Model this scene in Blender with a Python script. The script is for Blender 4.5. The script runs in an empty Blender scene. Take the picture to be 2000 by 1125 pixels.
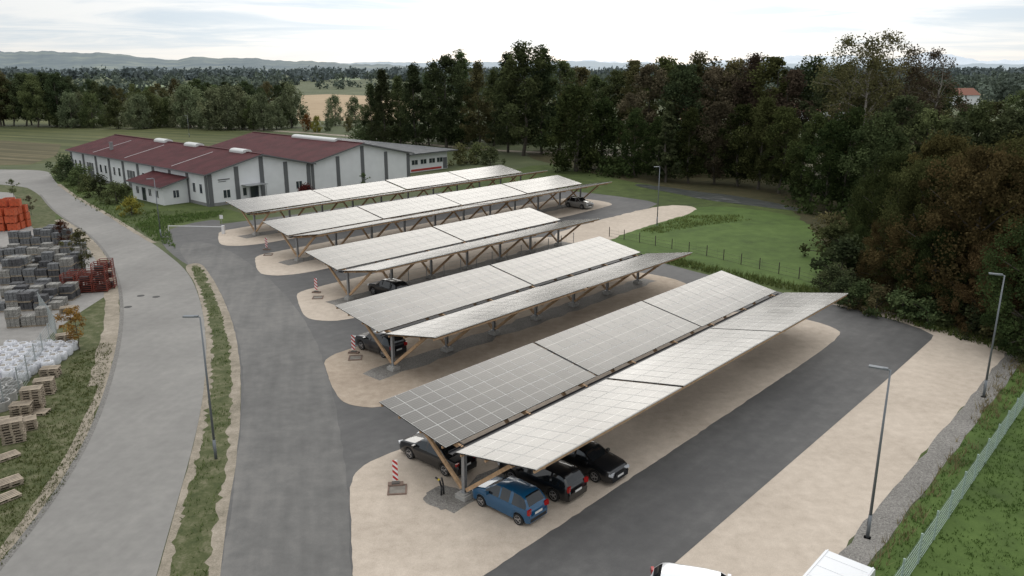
import bpy, math, random
import numpy as np
from mathutils import Vector, Matrix
from mathutils.geometry import tessellate_polygon
random.seed(7); rng = np.random.default_rng(7)
scene = bpy.context.scene
COL = scene.collection

# ------------------------------------------------------------ image pixels to ground frame
H = 21.0; F = 1540.0
PITCH = math.atan(432.5 / 1540.0)
CP, SP = math.cos(PITCH), math.sin(PITCH)
def S(u, v, h=0.0):
    """image pixel, cast through the camera -> point on the ground plane (or on the level h)"""
    z = (562.5 - v) / F
    dy = CP + SP * z; dz = -SP + CP * z
    t = (H - h) / -dz
    return Vector(((u - 1000) / F * t, dy * t, h))
def hgt(vb, vt):
    return H * (vb - vt) / (vb - 130.0)
ANG = math.radians(48)
CA, SA = math.cos(ANG), math.sin(ANG)
def AB(a, b, z=0.0):
    return Vector((a * CA + b * SA, a * SA - b * CA, z))

# ------------------------------------------------------------ materials
def newmat(name):
    m = bpy.data.materials.new(name); m.use_nodes = True
    nt = m.node_tree; return m, nt, nt.nodes['Principled BSDF']
def mat(name, col, rough=0.6, metal=0.0, spec=0.5, var=0.0, vscale=3.0, coat=0.0, bump=0.0):
    m, nt, b = newmat(name)
    b.inputs['Base Color'].default_value = (*col, 1)
    b.inputs['Roughness'].default_value = rough
    b.inputs['Metallic'].default_value = metal
    b.inputs['Specular IOR Level'].default_value = spec
    b.inputs['Coat Weight'].default_value = coat
    if var > 0 or bump > 0:
        tc = nt.nodes.new('ShaderNodeTexCoord')
        n = nt.nodes.new('ShaderNodeTexNoise'); n.inputs['Scale'].default_value = vscale
        n.inputs['Detail'].default_value = 5
        nt.links.new(tc.outputs['Object'], n.inputs['Vector'])
        r = nt.nodes.new('ShaderNodeValToRGB')
        r.color_ramp.elements[0].position = .3; r.color_ramp.elements[1].position = .7
        r.color_ramp.elements[0].color = (*[c * (1 - var) for c in col], 1)
        r.color_ramp.elements[1].color = (*[min(1, c * (1 + var)) for c in col], 1)
        nt.links.new(n.outputs['Fac'], r.inputs['Fac'])
        nt.links.new(r.outputs['Color'], b.inputs['Base Color'])
        if bump > 0:
            bp = nt.nodes.new('ShaderNodeBump'); bp.inputs['Strength'].default_value = bump
            bp.inputs['Distance'].default_value = .02
            nt.links.new(n.outputs['Fac'], bp.inputs['Height'])
            nt.links.new(bp.outputs['Normal'], b.inputs['Normal'])
    return m
def ground(name, cols, scales=(18, 1.3, .09), w=(.35, .35, .3), rough=.9, bump=.4, streak=None, lo=.36, hi=.64, spec=.2):
    m, nt, b = newmat(name); N = nt.nodes; L = nt.links
    g = N.new('ShaderNodeNewGeometry')
    acc = None
    fine = None
    for s, ww in zip(scales, w):
        n = N.new('ShaderNodeTexNoise'); n.inputs['Scale'].default_value = s
        n.inputs['Detail'].default_value = 4; n.inputs['Roughness'].default_value = .6
        L.new(g.outputs['Position'], n.inputs['Vector'])
        if fine is None: fine = n
        mu = N.new('ShaderNodeMath'); mu.operation = 'MULTIPLY'; mu.inputs[1].default_value = ww
        L.new(n.outputs['Fac'], mu.inputs[0])
        if acc is None: acc = mu
        else:
            ad = N.new('ShaderNodeMath'); L.new(acc.outputs[0], ad.inputs[0]); L.new(mu.outputs[0], ad.inputs[1]); acc = ad
    if streak:
        ang, sx, sy, amt = streak
        mp = N.new('ShaderNodeMapping'); mp.vector_type = 'TEXTURE'
        mp.inputs['Rotation'].default_value = (0, 0, ang)
        mp.inputs['Scale'].default_value = (sx, sy, 1)
        L.new(g.outputs['Position'], mp.inputs['Vector'])
        n = N.new('ShaderNodeTexNoise'); n.inputs['Scale'].default_value = 1; n.inputs['Detail'].default_value = 3
        L.new(mp.outputs['Vector'], n.inputs['Vector'])
        mu = N.new('ShaderNodeMath'); mu.operation = 'MULTIPLY_ADD'; mu.inputs[1].default_value = amt; mu.inputs[2].default_value = -amt * .5
        L.new(n.outputs['Fac'], mu.inputs[0])
        ad = N.new('ShaderNodeMath'); L.new(acc.outputs[0], ad.inputs[0]); L.new(mu.outputs[0], ad.inputs[1]); acc = ad
    r = N.new('ShaderNodeValToRGB'); cr = r.color_ramp
    cr.elements[0].position = lo; cr.elements[0].color = (*cols[0], 1)
    cr.elements[1].position = hi; cr.elements[1].color = (*cols[-1], 1)
    for i, c in enumerate(cols[1:-1]):
        e = cr.elements.new(lo + (hi - lo) * (i + 1) / (len(cols) - 1)); e.color = (*c, 1)
    L.new(acc.outputs[0], r.inputs['Fac']); L.new(r.outputs['Color'], b.inputs['Base Color'])
    b.inputs['Roughness'].default_value = rough; b.inputs['Specular IOR Level'].default_value = spec
    if bump > 0:
        bp = N.new('ShaderNodeBump'); bp.inputs['Strength'].default_value = bump; bp.inputs['Distance'].default_value = .03
        L.new(fine.outputs['Fac'], bp.inputs['Height']); L.new(bp.outputs['Normal'], b.inputs['Normal'])
    return m
def leafmat(name, dark, light, trans=.25):
    m, nt, b = newmat(name); N = nt.nodes; L = nt.links
    N.remove(b)
    at = N.new('ShaderNodeAttribute'); at.attribute_name = 'shade'
    oi = N.new('ShaderNodeObjectInfo')
    mix = N.new('ShaderNodeMix'); mix.data_type = 'RGBA'
    mix.inputs[6].default_value = (*dark, 1); mix.inputs[7].default_value = (*light, 1)
    L.new(at.outputs['Fac'], mix.inputs[0])
    hsv = N.new('ShaderNodeHueSaturation')
    mr = N.new('ShaderNodeMapRange'); mr.inputs[3].default_value = .7; mr.inputs[4].default_value = 1.35
    L.new(oi.outputs['Random'], mr.inputs[0]); L.new(mr.outputs[0], hsv.inputs['Value'])
    mh = N.new('ShaderNodeMath'); mh.operation = 'MULTIPLY'; mh.inputs[1].default_value = 7.31; L.new(oi.outputs['Random'], mh.inputs[0])
    mf = N.new('ShaderNodeMath'); mf.operation = 'FRACT'; L.new(mh.outputs[0], mf.inputs[0])
    mq = N.new('ShaderNodeMapRange'); mq.inputs[3].default_value = .475; mq.inputs[4].default_value = .52
    L.new(mf.outputs[0], mq.inputs[0]); L.new(mq.outputs[0], hsv.inputs['Hue'])
    L.new(mix.outputs[2], hsv.inputs['Color'])
    df = N.new('ShaderNodeBsdfDiffuse'); L.new(hsv.outputs['Color'], df.inputs['Color'])
    tr = N.new('ShaderNodeBsdfTranslucent'); L.new(hsv.outputs['Color'], tr.inputs['Color'])
    ms = N.new('ShaderNodeMixShader'); ms.inputs[0].default_value = trans
    L.new(df.outputs[0], ms.inputs[1]); L.new(tr.outputs[0], ms.inputs[2])
    L.new(ms.outputs[0], N['Material Output'].inputs['Surface'])
    return m

# ------------------------------------------------------------ mesh helpers
def tag(o, label, cat, kind=None, group=None):
    o['label'] = label; o['category'] = cat
    if kind: o['kind'] = kind
    if group: o['group'] = group
    return o
def link(o, parent=None):
    COL.objects.link(o)
    if parent: o.parent = parent
    return o
def empty(name, loc, rz=0.0):
    o = bpy.data.objects.new(name, None); o.empty_display_size = .3
    o.location = loc; o.rotation_euler = (0, 0, rz); return link(o)
def mk(name, mesh, parent=None, loc=(0, 0, 0), rot=(0, 0, 0), scale=None):
    o = bpy.data.objects.new(name, mesh); o.location = loc; o.rotation_euler = rot
    if scale: o.scale = scale
    return link(o, parent)
class MB:
    def __init__(s): s.v = []; s.f = []; s.m = []
    def add(s, vs, fs, mi=0):
        n = len(s.v); s.v += [tuple(p) for p in vs]
        s.f += [tuple(i + n for i in f) for f in fs]; s.m += [mi] * len(fs)
    def box(s, c, d, mi=0, M=None):
        x, y, z = d[0] / 2, d[1] / 2, d[2] / 2
        vs = [Vector((sx * x, sy * y, sz * z)) for sz in (-1, 1) for sy in (-1, 1) for sx in (-1, 1)]
        if M is not None: vs = [M @ p for p in vs]
        c = Vector(c); vs = [p + c for p in vs]
        s.add(vs, [(0, 2, 3, 1), (4, 5, 7, 6), (0, 1, 5, 4), (2, 6, 7, 3), (0, 4, 6, 2), (1, 3, 7, 5)], mi)
    def bar(s, p0, p1, w, h, mi=0):
        p0, p1 = Vector(p0), Vector(p1); d = (p1 - p0)
        ln = d.length; d.normalize()
        up = Vector((0, 0, 1)) if abs(d.z) < .95 else Vector((0, 1, 0))
        y = up.cross(d).normalized(); z = d.cross(y)
        M = Matrix((d, y, z)).transposed()
        s.box((p0 + p1) / 2, (ln, w, h), mi, M)
    def tube(s, p0, p1, r0, r1, n=8, mi=0, cap=True):
        p0, p1 = Vector(p0), Vector(p1); d = (p1 - p0).normalized()
        up = Vector((0, 0, 1)) if abs(d.z) < .9 else Vector((1, 0, 0))
        y = up.cross(d).normalized(); z = d.cross(y)
        vs = []
        for p, r in ((p0, r0), (p1, r1)):
            for i in range(n):
                a = 2 * math.pi * i / n; vs.append(p + y * (r * math.cos(a)) + z * (r * math.sin(a)))
        fs = [(i, (i + 1) % n, n + (i + 1) % n, n + i) for i in range(n)]
        if cap: fs += [tuple(range(n - 1, -1, -1)), tuple(range(n, 2 * n))]
        s.add(vs, fs, mi)
    def mesh(s, name, mats, smooth=False):
        me = bpy.data.meshes.new(name); me.from_pydata(s.v, [], s.f); 
        for m in mats: me.materials.append(m)
        me.polygons.foreach_set('material_index', s.m)
        if smooth: me.polygons.foreach_set('use_smooth', [True] * len(s.f))
        me.update(); return me
def chaikin(pts, it=2):
    for _ in range(it):
        q = []
        for i in range(len(pts)):
            a, b = pts[i], pts[(i + 1) % len(pts)]
            q += [a * .75 + b * .25, a * .25 + b * .75]
        pts = q
    return pts
def edgejit(pts, step, amt):
    out = []
    for i in range(len(pts)):
        a, b = pts[i], pts[(i + 1) % len(pts)]
        n = max(1, min(60, int((b - a).length / step)))
        for k in range(n):
            p = a.lerp(b, k / n); out.append(Vector((p.x + random.gauss(0, amt), p.y + random.gauss(0, amt), p.z)))
    return out
def sheet(name, pts, z, m, label, cat, it=2, step=.8, amt=0.0, kind='structure'):
    pts = [Vector((p.x, p.y, 0)) for p in pts]
    if it: pts = chaikin(pts, it)
    if amt: pts = edgejit(pts, step, amt)
    tris = tessellate_polygon([pts])
    vs = [(p.x, p.y, z) for p in pts]
    fs = []
    for t in tris:
        a, b, c = [pts[i] for i in t]
        fs.append(tuple(t) if (b - a).cross(c - a).z > 0 else tuple(reversed(t)))
    me = bpy.data.meshes.new(name); me.from_pydata(vs, [], fs); me.materials.append(m)
    o = mk(name, me); tag(o, label, cat, kind); return pts
def openchaikin(pts, it=2):
    for _ in range(it):
        q = [pts[0]]
        for a, b in zip(pts[:-1], pts[1:]): q += [a * .75 + b * .25, a * .25 + b * .75]
        q.append(pts[-1]); pts = q
    return pts
def ribbon(name, pts, o0, o1, z, m, label, cat, thick=0, kind='structure', jit=0):
    pts = openchaikin(pts, 2)
    q = [pts[0]]
    for a, b in zip(pts[:-1], pts[1:]):
        n = max(1, min(40, int((b - a).length / 1.0)))
        for k in range(1, n + 1): q.append(a.lerp(b, k / n))
    pts = q
    L_, R_ = [], []
    for i, p in enumerate(pts):
        d = (pts[min(i + 1, len(pts) - 1)] - pts[max(i - 1, 0)]); d.z = 0; d.normalize()
        n = Vector((-d.y, d.x, 0)); L_.append(p + n * (o0 + random.gauss(0, jit))); R_.append(p + n * (o1 + random.gauss(0, jit)))
    mb = MB(); n = len(pts)
    vs = [(p.x, p.y, z) for p in L_] + [(p.x, p.y, z) for p in R_]
    fs = [(i, i + 1, n + i + 1, n + i) for i in range(n - 1)] if o0 < o1 else [(i, n + i, n + i + 1, i + 1) for i in range(n - 1)]
    fs = [f[::-1] for f in fs] if o0 < o1 else fs
    mb.add(vs, fs)
    o = mk(name, mb.mesh(name, [m])); tag(o, label, cat, kind); return o

# ------------------------------------------------------------ camera, world, light
cam = bpy.data.cameras.new('camera'); co = bpy.data.objects.new('camera', cam); COL.objects.link(co)
cam.sensor_width = 36; cam.lens = 36 * F / 2000; cam.clip_end = 80000; cam.clip_start = .5
co.location = (0, 0, H); co.rotation_euler = (math.pi / 2 - PITCH, 0, 0); scene.camera = co
scene.view_settings.view_transform = 'Standard'; scene.view_settings.look = 'None'
scene.view_settings.exposure = 0

SUN_EL = math.radians(15); SUN_AZ = math.radians(5)      # azimuth from +Y towards +X
sd = Vector((math.sin(SUN_AZ) * math.cos(SUN_EL), math.cos(SUN_AZ) * math.cos(SUN_EL), math.sin(SUN_EL)))
w = bpy.data.worlds.new('World'); scene.world = w; w.use_nodes = True
N = w.node_tree.nodes; L = w.node_tree.links; bg = N['Background']; bg.inputs['Strength'].default_value = .1
sky = N.new('ShaderNodeTexSky'); sky.sky_type = 'NISHITA'; sky.sun_disc = False
sky.sun_elevation = SUN_EL; sky.sun_rotation = SUN_AZ; sky.air_density = 1.0; sky.dust_density = .6
tc = N.new('ShaderNodeTexCoord'); sx = N.new('ShaderNodeSeparateXYZ'); L.new(tc.outputs['Generated'], sx.inputs[0])
def M_(op, a, b=None, c=None, clamp=False):
    n = N.new('ShaderNodeMath'); n.operation = op; n.use_clamp = clamp
    for i, x in enumerate((a, b, c)):
        if x is None: continue
        if isinstance(x, (int, float)): n.inputs[i].default_value = x
        else: L.new(x, n.inputs[i])
    return n.outputs[0]
zz = M_('MAXIMUM', sx.outputs[2], 0.0)
den = M_('ADD', zz, .05)
cx = M_('DIVIDE', sx.outputs[0], den); cy = M_('DIVIDE', sx.outputs[1], den)
cv = N.new('ShaderNodeCombineXYZ'); L.new(M_('MULTIPLY', cx, .7), cv.inputs[0]); L.new(M_('MULTIPLY', cy, .8), cv.inputs[1])
cn = N.new('ShaderNodeTexNoise'); cn.inputs['Scale'].default_value = .55; cn.inputs['Detail'].default_value = 7; cn.inputs['Roughness'].default_value = .6
cn.inputs['Distortion'].default_value = .6
L.new(cv.outputs[0], cn.inputs['Vector'])
cm = N.new('ShaderNodeMapRange'); cm.interpolation_type = 'SMOOTHSTEP'
cm.inputs[1].default_value = .38; cm.inputs[2].default_value = .62; cm.inputs[3].default_value = 0.0; cm.inputs[4].default_value = 1.0
L.new(cn.outputs['Fac'], cm.inputs[0])
def ramp(stops):
    r = N.new('ShaderNodeValToRGB'); cr = r.color_ramp
    cr.elements[0].position = stops[0][0]; cr.elements[0].color = (*stops[0][1], 1)
    cr.elements[1].position = stops[-1][0]; cr.elements[1].color = (*stops[-1][1], 1)
    for p, c in stops[1:-1]: e = cr.elements.new(p); e.color = (*c, 1)
    L.new(zz, r.inputs['Fac']); return r
domeA = ramp([(0, (.80, .80, .785)), (.025, (.62, .70, .77)), (.08, (.56, .65, .75)), (.3, (.66, .70, .74)), (.55, (.70, .73, .76)), (.75, (.90, .91, .93)), (1, (.92, .93, .95))])
domeB = ramp([(0, (.84, .83, .80)), (.04, (.84, .855, .865)), (.09, (.86, .87, .88)), (.3, (.82, .81, .80)), (.55, (.75, .745, .735)), (.75, (.99, .985, .97)), (1, (1, .99, .975))])
mcol = N.new('ShaderNodeMix'); mcol.data_type = 'RGBA'
L.new(cm.outputs[0], mcol.inputs[0]); L.new(domeA.outputs['Color'], mcol.inputs[6]); L.new(domeB.outputs['Color'], mcol.inputs[7])
vd = N.new('ShaderNodeVectorMath'); vd.operation = 'DOT_PRODUCT'; L.new(tc.outputs['Generated'], vd.inputs[0]); vd.inputs[1].default_value = sd
glow = M_('POWER', M_('MAXIMUM', vd.outputs['Value'], 0.0), 10.0)
gain = M_('MULTIPLY_ADD', glow, .62, 1.0)
cloudv = M_('MULTIPLY', gain, 10.0)
cmul = N.new('ShaderNodeVectorMath'); cmul.operation = 'SCALE'; L.new(mcol.outputs[2], cmul.inputs[0]); L.new(cloudv, cmul.inputs['Scale'])
mx = N.new('ShaderNodeMix'); mx.data_type = 'RGBA'; mx.inputs[0].default_value = .94
L.new(sky.outputs[0], mx.inputs[6]); L.new(cmul.outputs[0], mx.inputs[7])
# upper sky, out of view, brightened to add light on the ground
up = M_('MULTIPLY_ADD', M_('SMOOTH_MAX', M_('SUBTRACT', zz, .65), 0.0, .1), 3.6, 1.0)
fin = N.new('ShaderNodeVectorMath'); fin.operation = 'SCALE'; L.new(mx.outputs[2], fin.inputs[0]); L.new(up, fin.inputs['Scale'])
L.new(fin.outputs[0], bg.inputs['Color'])
sl = bpy.data.lights.new('sun', 'SUN'); sl.energy = 1.1; sl.angle = math.radians(42); sl.color = (1, .95, .87)
so = bpy.data.objects.new('sun', sl); COL.objects.link(so); so.rotation_euler = (-sd).to_track_quat('-Z', 'Y').to_euler()

# ------------------------------------------------------------ ground materials
m_meadow = ground('meadow_grass', [(.036, .050, .017), (.062, .085, .025), (.10, .128, .040)], (5, .5, .06), (.3, .4, .3), bump=.4)
m_lawn = ground('lawn_grass', [(.046, .072, .020), (.072, .115, .028), (.100, .152, .040)], (14, .6, .09), (.25, .4, .35), bump=.3)
m_base = ground('plain_grass', [(.050, .062, .030), (.08, .095, .045), (.13, .142, .075)], (3, .12, .012), (.25, .35, .4), bump=.3)
m_asph = ground('dark_asphalt', [(.070, .069, .068), (.093, .091, .089), (.13, .127, .122)], (30, 1.2, .10), (.18, .3, .52), rough=.7, bump=.2, streak=(ANG, 7, .7, .18), spec=.35)
m_asph2 = ground('worn_asphalt', [(.092, .090, .087), (.13, .127, .121), (.18, .173, .162)], (30, 1.2, .10), (.18, .3, .52), rough=.75, bump=.2, streak=(math.radians(105), 8, .8, .25), spec=.3)
m_road = ground('road_asphalt', [(.19, .183, .172), (.225, .218, .204), (.27, .26, .242)], (45, 1.5, .12), (.2, .3, .5), rough=.8, bump=.15, streak=(math.radians(80), 14, .7, .15))
m_gravel = ground('beige_gravel', [(.38, .32, .26), (.49, .42, .345), (.60, .52, .435)], (22, 1.6, .14), (.35, .3, .35), bump=.35)
m_gravelb = ground('brown_gravel', [(.28, .225, .172), (.39, .32, .25), (.51, .435, .35)], (22, 1.6, .14), (.3, .3, .4), bump=.35)
m_pebble = ground('grey_pebbles', [(.11, .104, .095), (.20, .19, .175), (.31, .295, .27)], (22, 8, .4), (.5, .3, .2), bump=.6, lo=.4, hi=.6)
m_yard = ground('yard_paving', [(.20, .19, .175), (.26, .25, .235), (.33, .315, .295)], (12, 1, .1), bump=.3)
m_verge = ground('rough_verge', [(.042, .056, .02), (.080, .090, .038), (.17, .16, .10)], (10, 1.4, .15), (.3, .5, .2), bump=.5)
m_dirt = ground('light_dirt', [(.15, .135, .10), (.27, .235, .185), (.39, .34, .28)], (14, 1.4, .2), bump=.3)
m_stubble = ground('stubble_field', [(.075, .068, .034), (.11, .095, .05), (.16, .135, .08)], (3, .3, .02), (.2, .2, .3), streak=(math.radians(-24), 60, 2.4, .9), lo=.26, hi=.5)
m_crop = ground('crop_field', [(.055, .066, .024), (.085, .094, .036), (.125, .128, .052)], (3, .3, .02), (.2, .2, .3), streak=(math.radians(-24), 80, 3.2, .7), lo=.26, hi=.5)
m_tan = ground('tan_field', [(.28, .20, .12), (.35, .26, .16), (.43, .33, .21)], (1, .1, .01))
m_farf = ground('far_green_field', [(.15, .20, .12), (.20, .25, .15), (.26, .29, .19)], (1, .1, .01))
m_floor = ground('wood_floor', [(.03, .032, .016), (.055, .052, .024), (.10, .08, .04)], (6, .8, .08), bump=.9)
m_cobble = ground('cobble_gutter', [(.13, .126, .117), (.175, .168, .156), (.22, .21, .195)], (12, 6, .5), (.6, .25, .15), bump=.3, lo=.42, hi=.58)
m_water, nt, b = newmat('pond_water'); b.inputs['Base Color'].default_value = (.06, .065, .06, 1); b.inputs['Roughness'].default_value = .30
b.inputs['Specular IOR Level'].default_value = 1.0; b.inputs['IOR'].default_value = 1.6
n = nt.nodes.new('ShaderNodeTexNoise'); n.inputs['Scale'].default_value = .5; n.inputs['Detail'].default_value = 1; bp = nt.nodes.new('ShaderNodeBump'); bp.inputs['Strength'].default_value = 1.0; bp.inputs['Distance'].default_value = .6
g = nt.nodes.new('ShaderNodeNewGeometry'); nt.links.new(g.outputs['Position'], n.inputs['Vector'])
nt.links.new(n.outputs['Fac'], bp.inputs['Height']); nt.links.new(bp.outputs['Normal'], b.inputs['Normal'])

# ------------------------------------------------------------ ground sheets
mb = MB(); R = 40000
mb.add([(-R, -300, 0), (R, -300, 0), (R, R, 0), (-R, R, 0)], [(0, 1, 2, 3)])
tag(mk('ground', mb.mesh('ground', [m_base])), 'flat green and brown plain reaching the horizon', 'ground', 'structure')
P = lambda l: [S(u, v) for u, v in l]
sheet('field', P([(-500, 330), (-500, 226), (0, 228), (300, 246), (560, 262), (560, 300), (300, 290), (60, 322), (-60, 326)]), .004, m_crop, 'green crop field with drilled rows', 'field', it=0)
sheet('field', P([(-500, 326), (-500, 270), (0, 274), (120, 282), (110, 304), (60, 321), (-60, 324)]), .008, m_stubble, 'brown stubble field with straight rows', 'field', it=0)
sheet('field', P([(575, 236), (590, 186), (640, 184), (800, 190), (860, 236)]), .006, m_tan, 'ripe tan field between trees', 'field', it=0)
for q in ([(-400, 172), (-400, 163), (140, 166), (150, 173)], [(240, 170), (260, 164), (520, 165), (500, 171)], [(60, 152), (90, 148), (330, 149), (300, 153)], [(430, 155), (450, 151), (720, 152), (700, 156)], [(-300, 146), (-280, 142), (80, 143), (60, 146)]):
    sheet('field', P(q), .008, m_farf, 'distant pale green field', 'field', it=0)
sheet('meadow', [AB(80, -100), AB(150, -118), AB(160, -60), AB(120, -30), AB(90, -25), AB(82, -8), AB(70, -5), AB(40, -4), AB(40, -25), AB(60, -50)], .006, m_meadow, 'green meadow behind the carports', 'meadow', it=1)
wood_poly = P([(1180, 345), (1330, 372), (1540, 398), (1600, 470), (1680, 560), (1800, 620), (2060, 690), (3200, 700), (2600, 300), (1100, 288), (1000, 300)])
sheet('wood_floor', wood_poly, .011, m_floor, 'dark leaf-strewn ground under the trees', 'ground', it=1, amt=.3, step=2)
sheet('meadow', P([(1200, 440), (1290, 414), (1400, 400), (1560, 420), (1610, 470), (1650, 545), (1590, 566), (1380, 528), (1290, 505), (1190, 480)]), .016, m_lawn, 'bright mown grass beside the pond', 'meadow', amt=.2)
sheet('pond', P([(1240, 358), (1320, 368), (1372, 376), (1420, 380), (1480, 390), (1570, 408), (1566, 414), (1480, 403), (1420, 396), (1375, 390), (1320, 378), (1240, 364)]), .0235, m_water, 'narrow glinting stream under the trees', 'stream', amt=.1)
lawnpoly = [AB(40, -112), AB(36, -118), AB(52, -150), AB(52, -178), AB(60, -178), AB(60, -100), AB(55, -101)]
sheet('lawn', lawnpoly, .01, m_meadow, 'lawn along the white hall', 'lawn', it=1)
vergepoly = P([(-400, 1250), (0, 1125), (60, 1060), (140, 950), (195, 850), (228, 750), (246, 650), (250, 560), (228, 500), (180, 452), (130, 425), (100, 400), (70, 360), (-300, 350), (-900, 600)])
sheet('verge', vergepoly, .006, m_verge, 'rough grassy verge between yard and road', 'verge', it=1)
sheet('storage_yard', P([(-500, 1000), (-100, 850), (20, 770), (60, 700), (110, 640), (235, 560), (200, 500), (110, 460), (60, 450), (40, 400), (20, 370), (-300, 370), (-900, 650)]), .011, m_yard, 'paved storage yard beside the road', 'yard', it=1)
Lp = P([(-130, 1260), (0, 1105), (60, 1030), (125, 940), (180, 840), (212, 750), (232, 670), (238, 600), (230, 545), (208, 495), (170, 455), (125, 428), (97, 405), (78, 380), (40, 360), (-200, 356)])
Rp = P([(270, 1260), (305, 1125), (345, 985), (375, 880), (393, 800), (403, 720), (403, 660), (395, 600), (378, 550), (358, 522), (325, 495), (298, 475), (255, 450), (205, 418), (150, 388), (112, 360), (102, 346), (96, 334), (40, 331), (-200, 331)])
road = openchaikin(Rp, 2) + openchaikin(Lp, 2)[::-1]
sheet('road', road, .020, m_road, 'curving pale asphalt road', 'road', it=0)
ribbon('cobble_gutter', Lp[:-2], .10, -.22, .026, m_cobble, 'cobbled gutter along the road edge', 'gutter')
ribbon('gravel_edge', Lp[:7], .70, .08, .016, m_dirt, 'pale dirt edge beside the road', 'verge', jit=.08)
ribbon('gravel_edge', Lp[5:12], 1.3, .08, .018, m_dirt, 'pale dirt edge beside the road', 'verge', jit=.08)
ribbon('gravel_edge', Rp[11:16], -.5, .1, .028, m_dirt, 'pale gravel edge of the road', 'verge', jit=.05)
ribbon('field_track', P([(-300, 218), (0, 226), (250, 240), (480, 252), (700, 266), (900, 290), (1050, 298), (1200, 302), (1400, 312)]), -1.6, 1.6, .018, m_dirt, 'pale farm track past the fields', 'track', jit=.2)
lot = P([(400, 1260), (425, 1125), (445, 1000), (462, 880), (472, 780), (468, 700), (454, 630), (428, 570), (400, 530), (365, 518), (330, 492), (312, 470), (322, 452), (365, 437), (430, 427)])
lot += [AB(52, -100.5), AB(106, -100), AB(109, -90), AB(110, -70), AB(107, -64.5), AB(84, -63.5), AB(77, -52), AB(74, -44), AB(71.5, -28), AB(70.5, -20), AB(68.5, -15.2), AB(66, -14.85), AB(30, -14.8), AB(12, -14.8)]
sheet('parking_gravel', P([(415, 1260), (440, 1125)]) + [AB(30, -30), AB(66, -30), AB(72.5, -26), AB(72.3, -16), AB(70.5, -10), AB(66, -9.6), AB(50, -9.7), AB(10, -9.6)], .008, m_gravel, 'beige gravel strip beside the parking lane', 'gravel', it=0, step=.6, amt=.06)
lotp = sheet('parking_asphalt', lot, .0145, m_asph, 'dark asphalt parking lanes', 'asphalt', it=1)
sheet('parking_gravel', [AB(76, -63), AB(86, -64.6), AB(107, -65), AB(110, -61), AB(106, -57.6), AB(88, -57.2), AB(79, -55.5), AB(75, -53)], .0195, m_gravel, 'beige gravel patch by the meadow', 'gravel', it=2, amt=.12)
drive = P([(405, 1255), (428, 1125), (449, 1000), (466, 880), (476, 780), (472, 700), (458, 630), (432, 570), (404, 532), (369, 520), (345, 478), (400, 470), (470, 500), (545, 560), (600, 630), (640, 720), (665, 850), (680, 960), (685, 1125), (690, 1255)])
sheet('drive_asphalt', drive, .0185, m_asph2, 'worn grey asphalt drive with wheel tracks', 'asphalt', it=1, step=1, amt=.04)
ribbon('pebble_strip', [AB(10, -9.1), AB(50, -9.1), AB(67, -9.2)], -.65, .6, .020, m_pebble, 'strip of loose grey pebbles', 'pebbles', jit=.05)
sheet('median_gravel', P([(383, 513), (357, 520), (379, 548), (395, 600), (403, 660), (403, 720), (393, 800), (376, 880), (346, 985), (306, 1125), (270, 1260), (414, 1260), (429, 1125), (446, 1000), (462, 900), (471, 800), (469, 700), (454, 625), (428, 565), (399, 519)]), .024, m_dirt, 'pale gravel shoulder around the grass median', 'gravel', step=.8, amt=.015)
medp = P([(383, 517), (370, 523), (394, 566), (411, 632), (416, 700), (408, 790), (392, 880), (365, 975), (334, 1080), (305, 1260), (390, 1260), (407, 1125), (425, 1000), (442, 900), (452, 800), (451, 700), (438, 630), (416, 570), (394, 523)])
medp = sheet('grass_median', medp, .030, m_verge, 'weedy grass median between road and drive', 'grass', step=.35, amt=.10)

ROWS = [(-25.55, 23.8, 61.8, 3), (-41.8, 32.7, 66.3, 2), (-58.7, 41.4, 74.6, 2), (-75.4, 46.9, 101.0, 4), (-91.6, 51.2, 105.0, 4)]
for i, (bc, a0, a1, ns) in enumerate(ROWS):
    if i == 0:
        pts = P([(692, 1260), (690, 1125), (684, 1000), (683, 945), (702, 912), (760, 885)]) + [AB(32, -31.2), AB(60, -31.2), AB(63.5, -30), AB(65.3, -26), AB(64.6, -21.5), AB(62, -20.4), AB(40, -20.4), AB(14, -20.4)]
    else:
        pts = [AB(a0 + 2, bc - 5.9), AB(a0 - 1, bc - 5.7), AB(a0 - 2.6, bc - 3), AB(a0 - 4.6, bc + .8), AB(a0 - 5, bc + 2.8), AB(a0 - 3.6, bc + 4.8), AB(a0 + 1, bc + 5.6), AB(a1, bc + 5.7), AB(a1 + 3, bc + 3), AB(a1 + 3, bc - 3), AB(a1, bc - 5.8)]
    sheet('gravel_island', pts, .024 + .0005 * i, m_gravel if i != 1 else m_gravelb, 'beige gravel island under the carport', 'gravel', step=.5, amt=.02)
    if i: ribbon('pebble_strip', [AB(a0 - 1, bc), AB(a1 + 1, bc)], -1.0, 1.0, .029, m_pebble, 'grey pebble strip along the carport posts', 'pebbles', jit=.15)
    else: ribbon('pebble_strip', [AB(23.4, bc - .1), AB(60, bc)], -.8, .8, .029, m_pebble, 'grey pebble strip along the carport posts', 'pebbles', jit=.12)

m_iron = mat('cast_iron', (.06, .058, .055), .6, .6, var=.2)
for u, v in ((275, 578), (305, 580), (250, 600)):
    mb = MB(); mb.tube((0, 0, -.01), (0, 0, .004), .34, .34, 20); mb.tube((0, 0, .004), (0, 0, .009), .27, .27, 20)
    o = mk('manhole_cover', mb.mesh('manhole_cover', [m_iron]), loc=S(u, v) + Vector((0, 0, .026))); tag(o, 'round iron manhole cover set in the road', 'manhole cover', group='manhole covers in the road')

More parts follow.
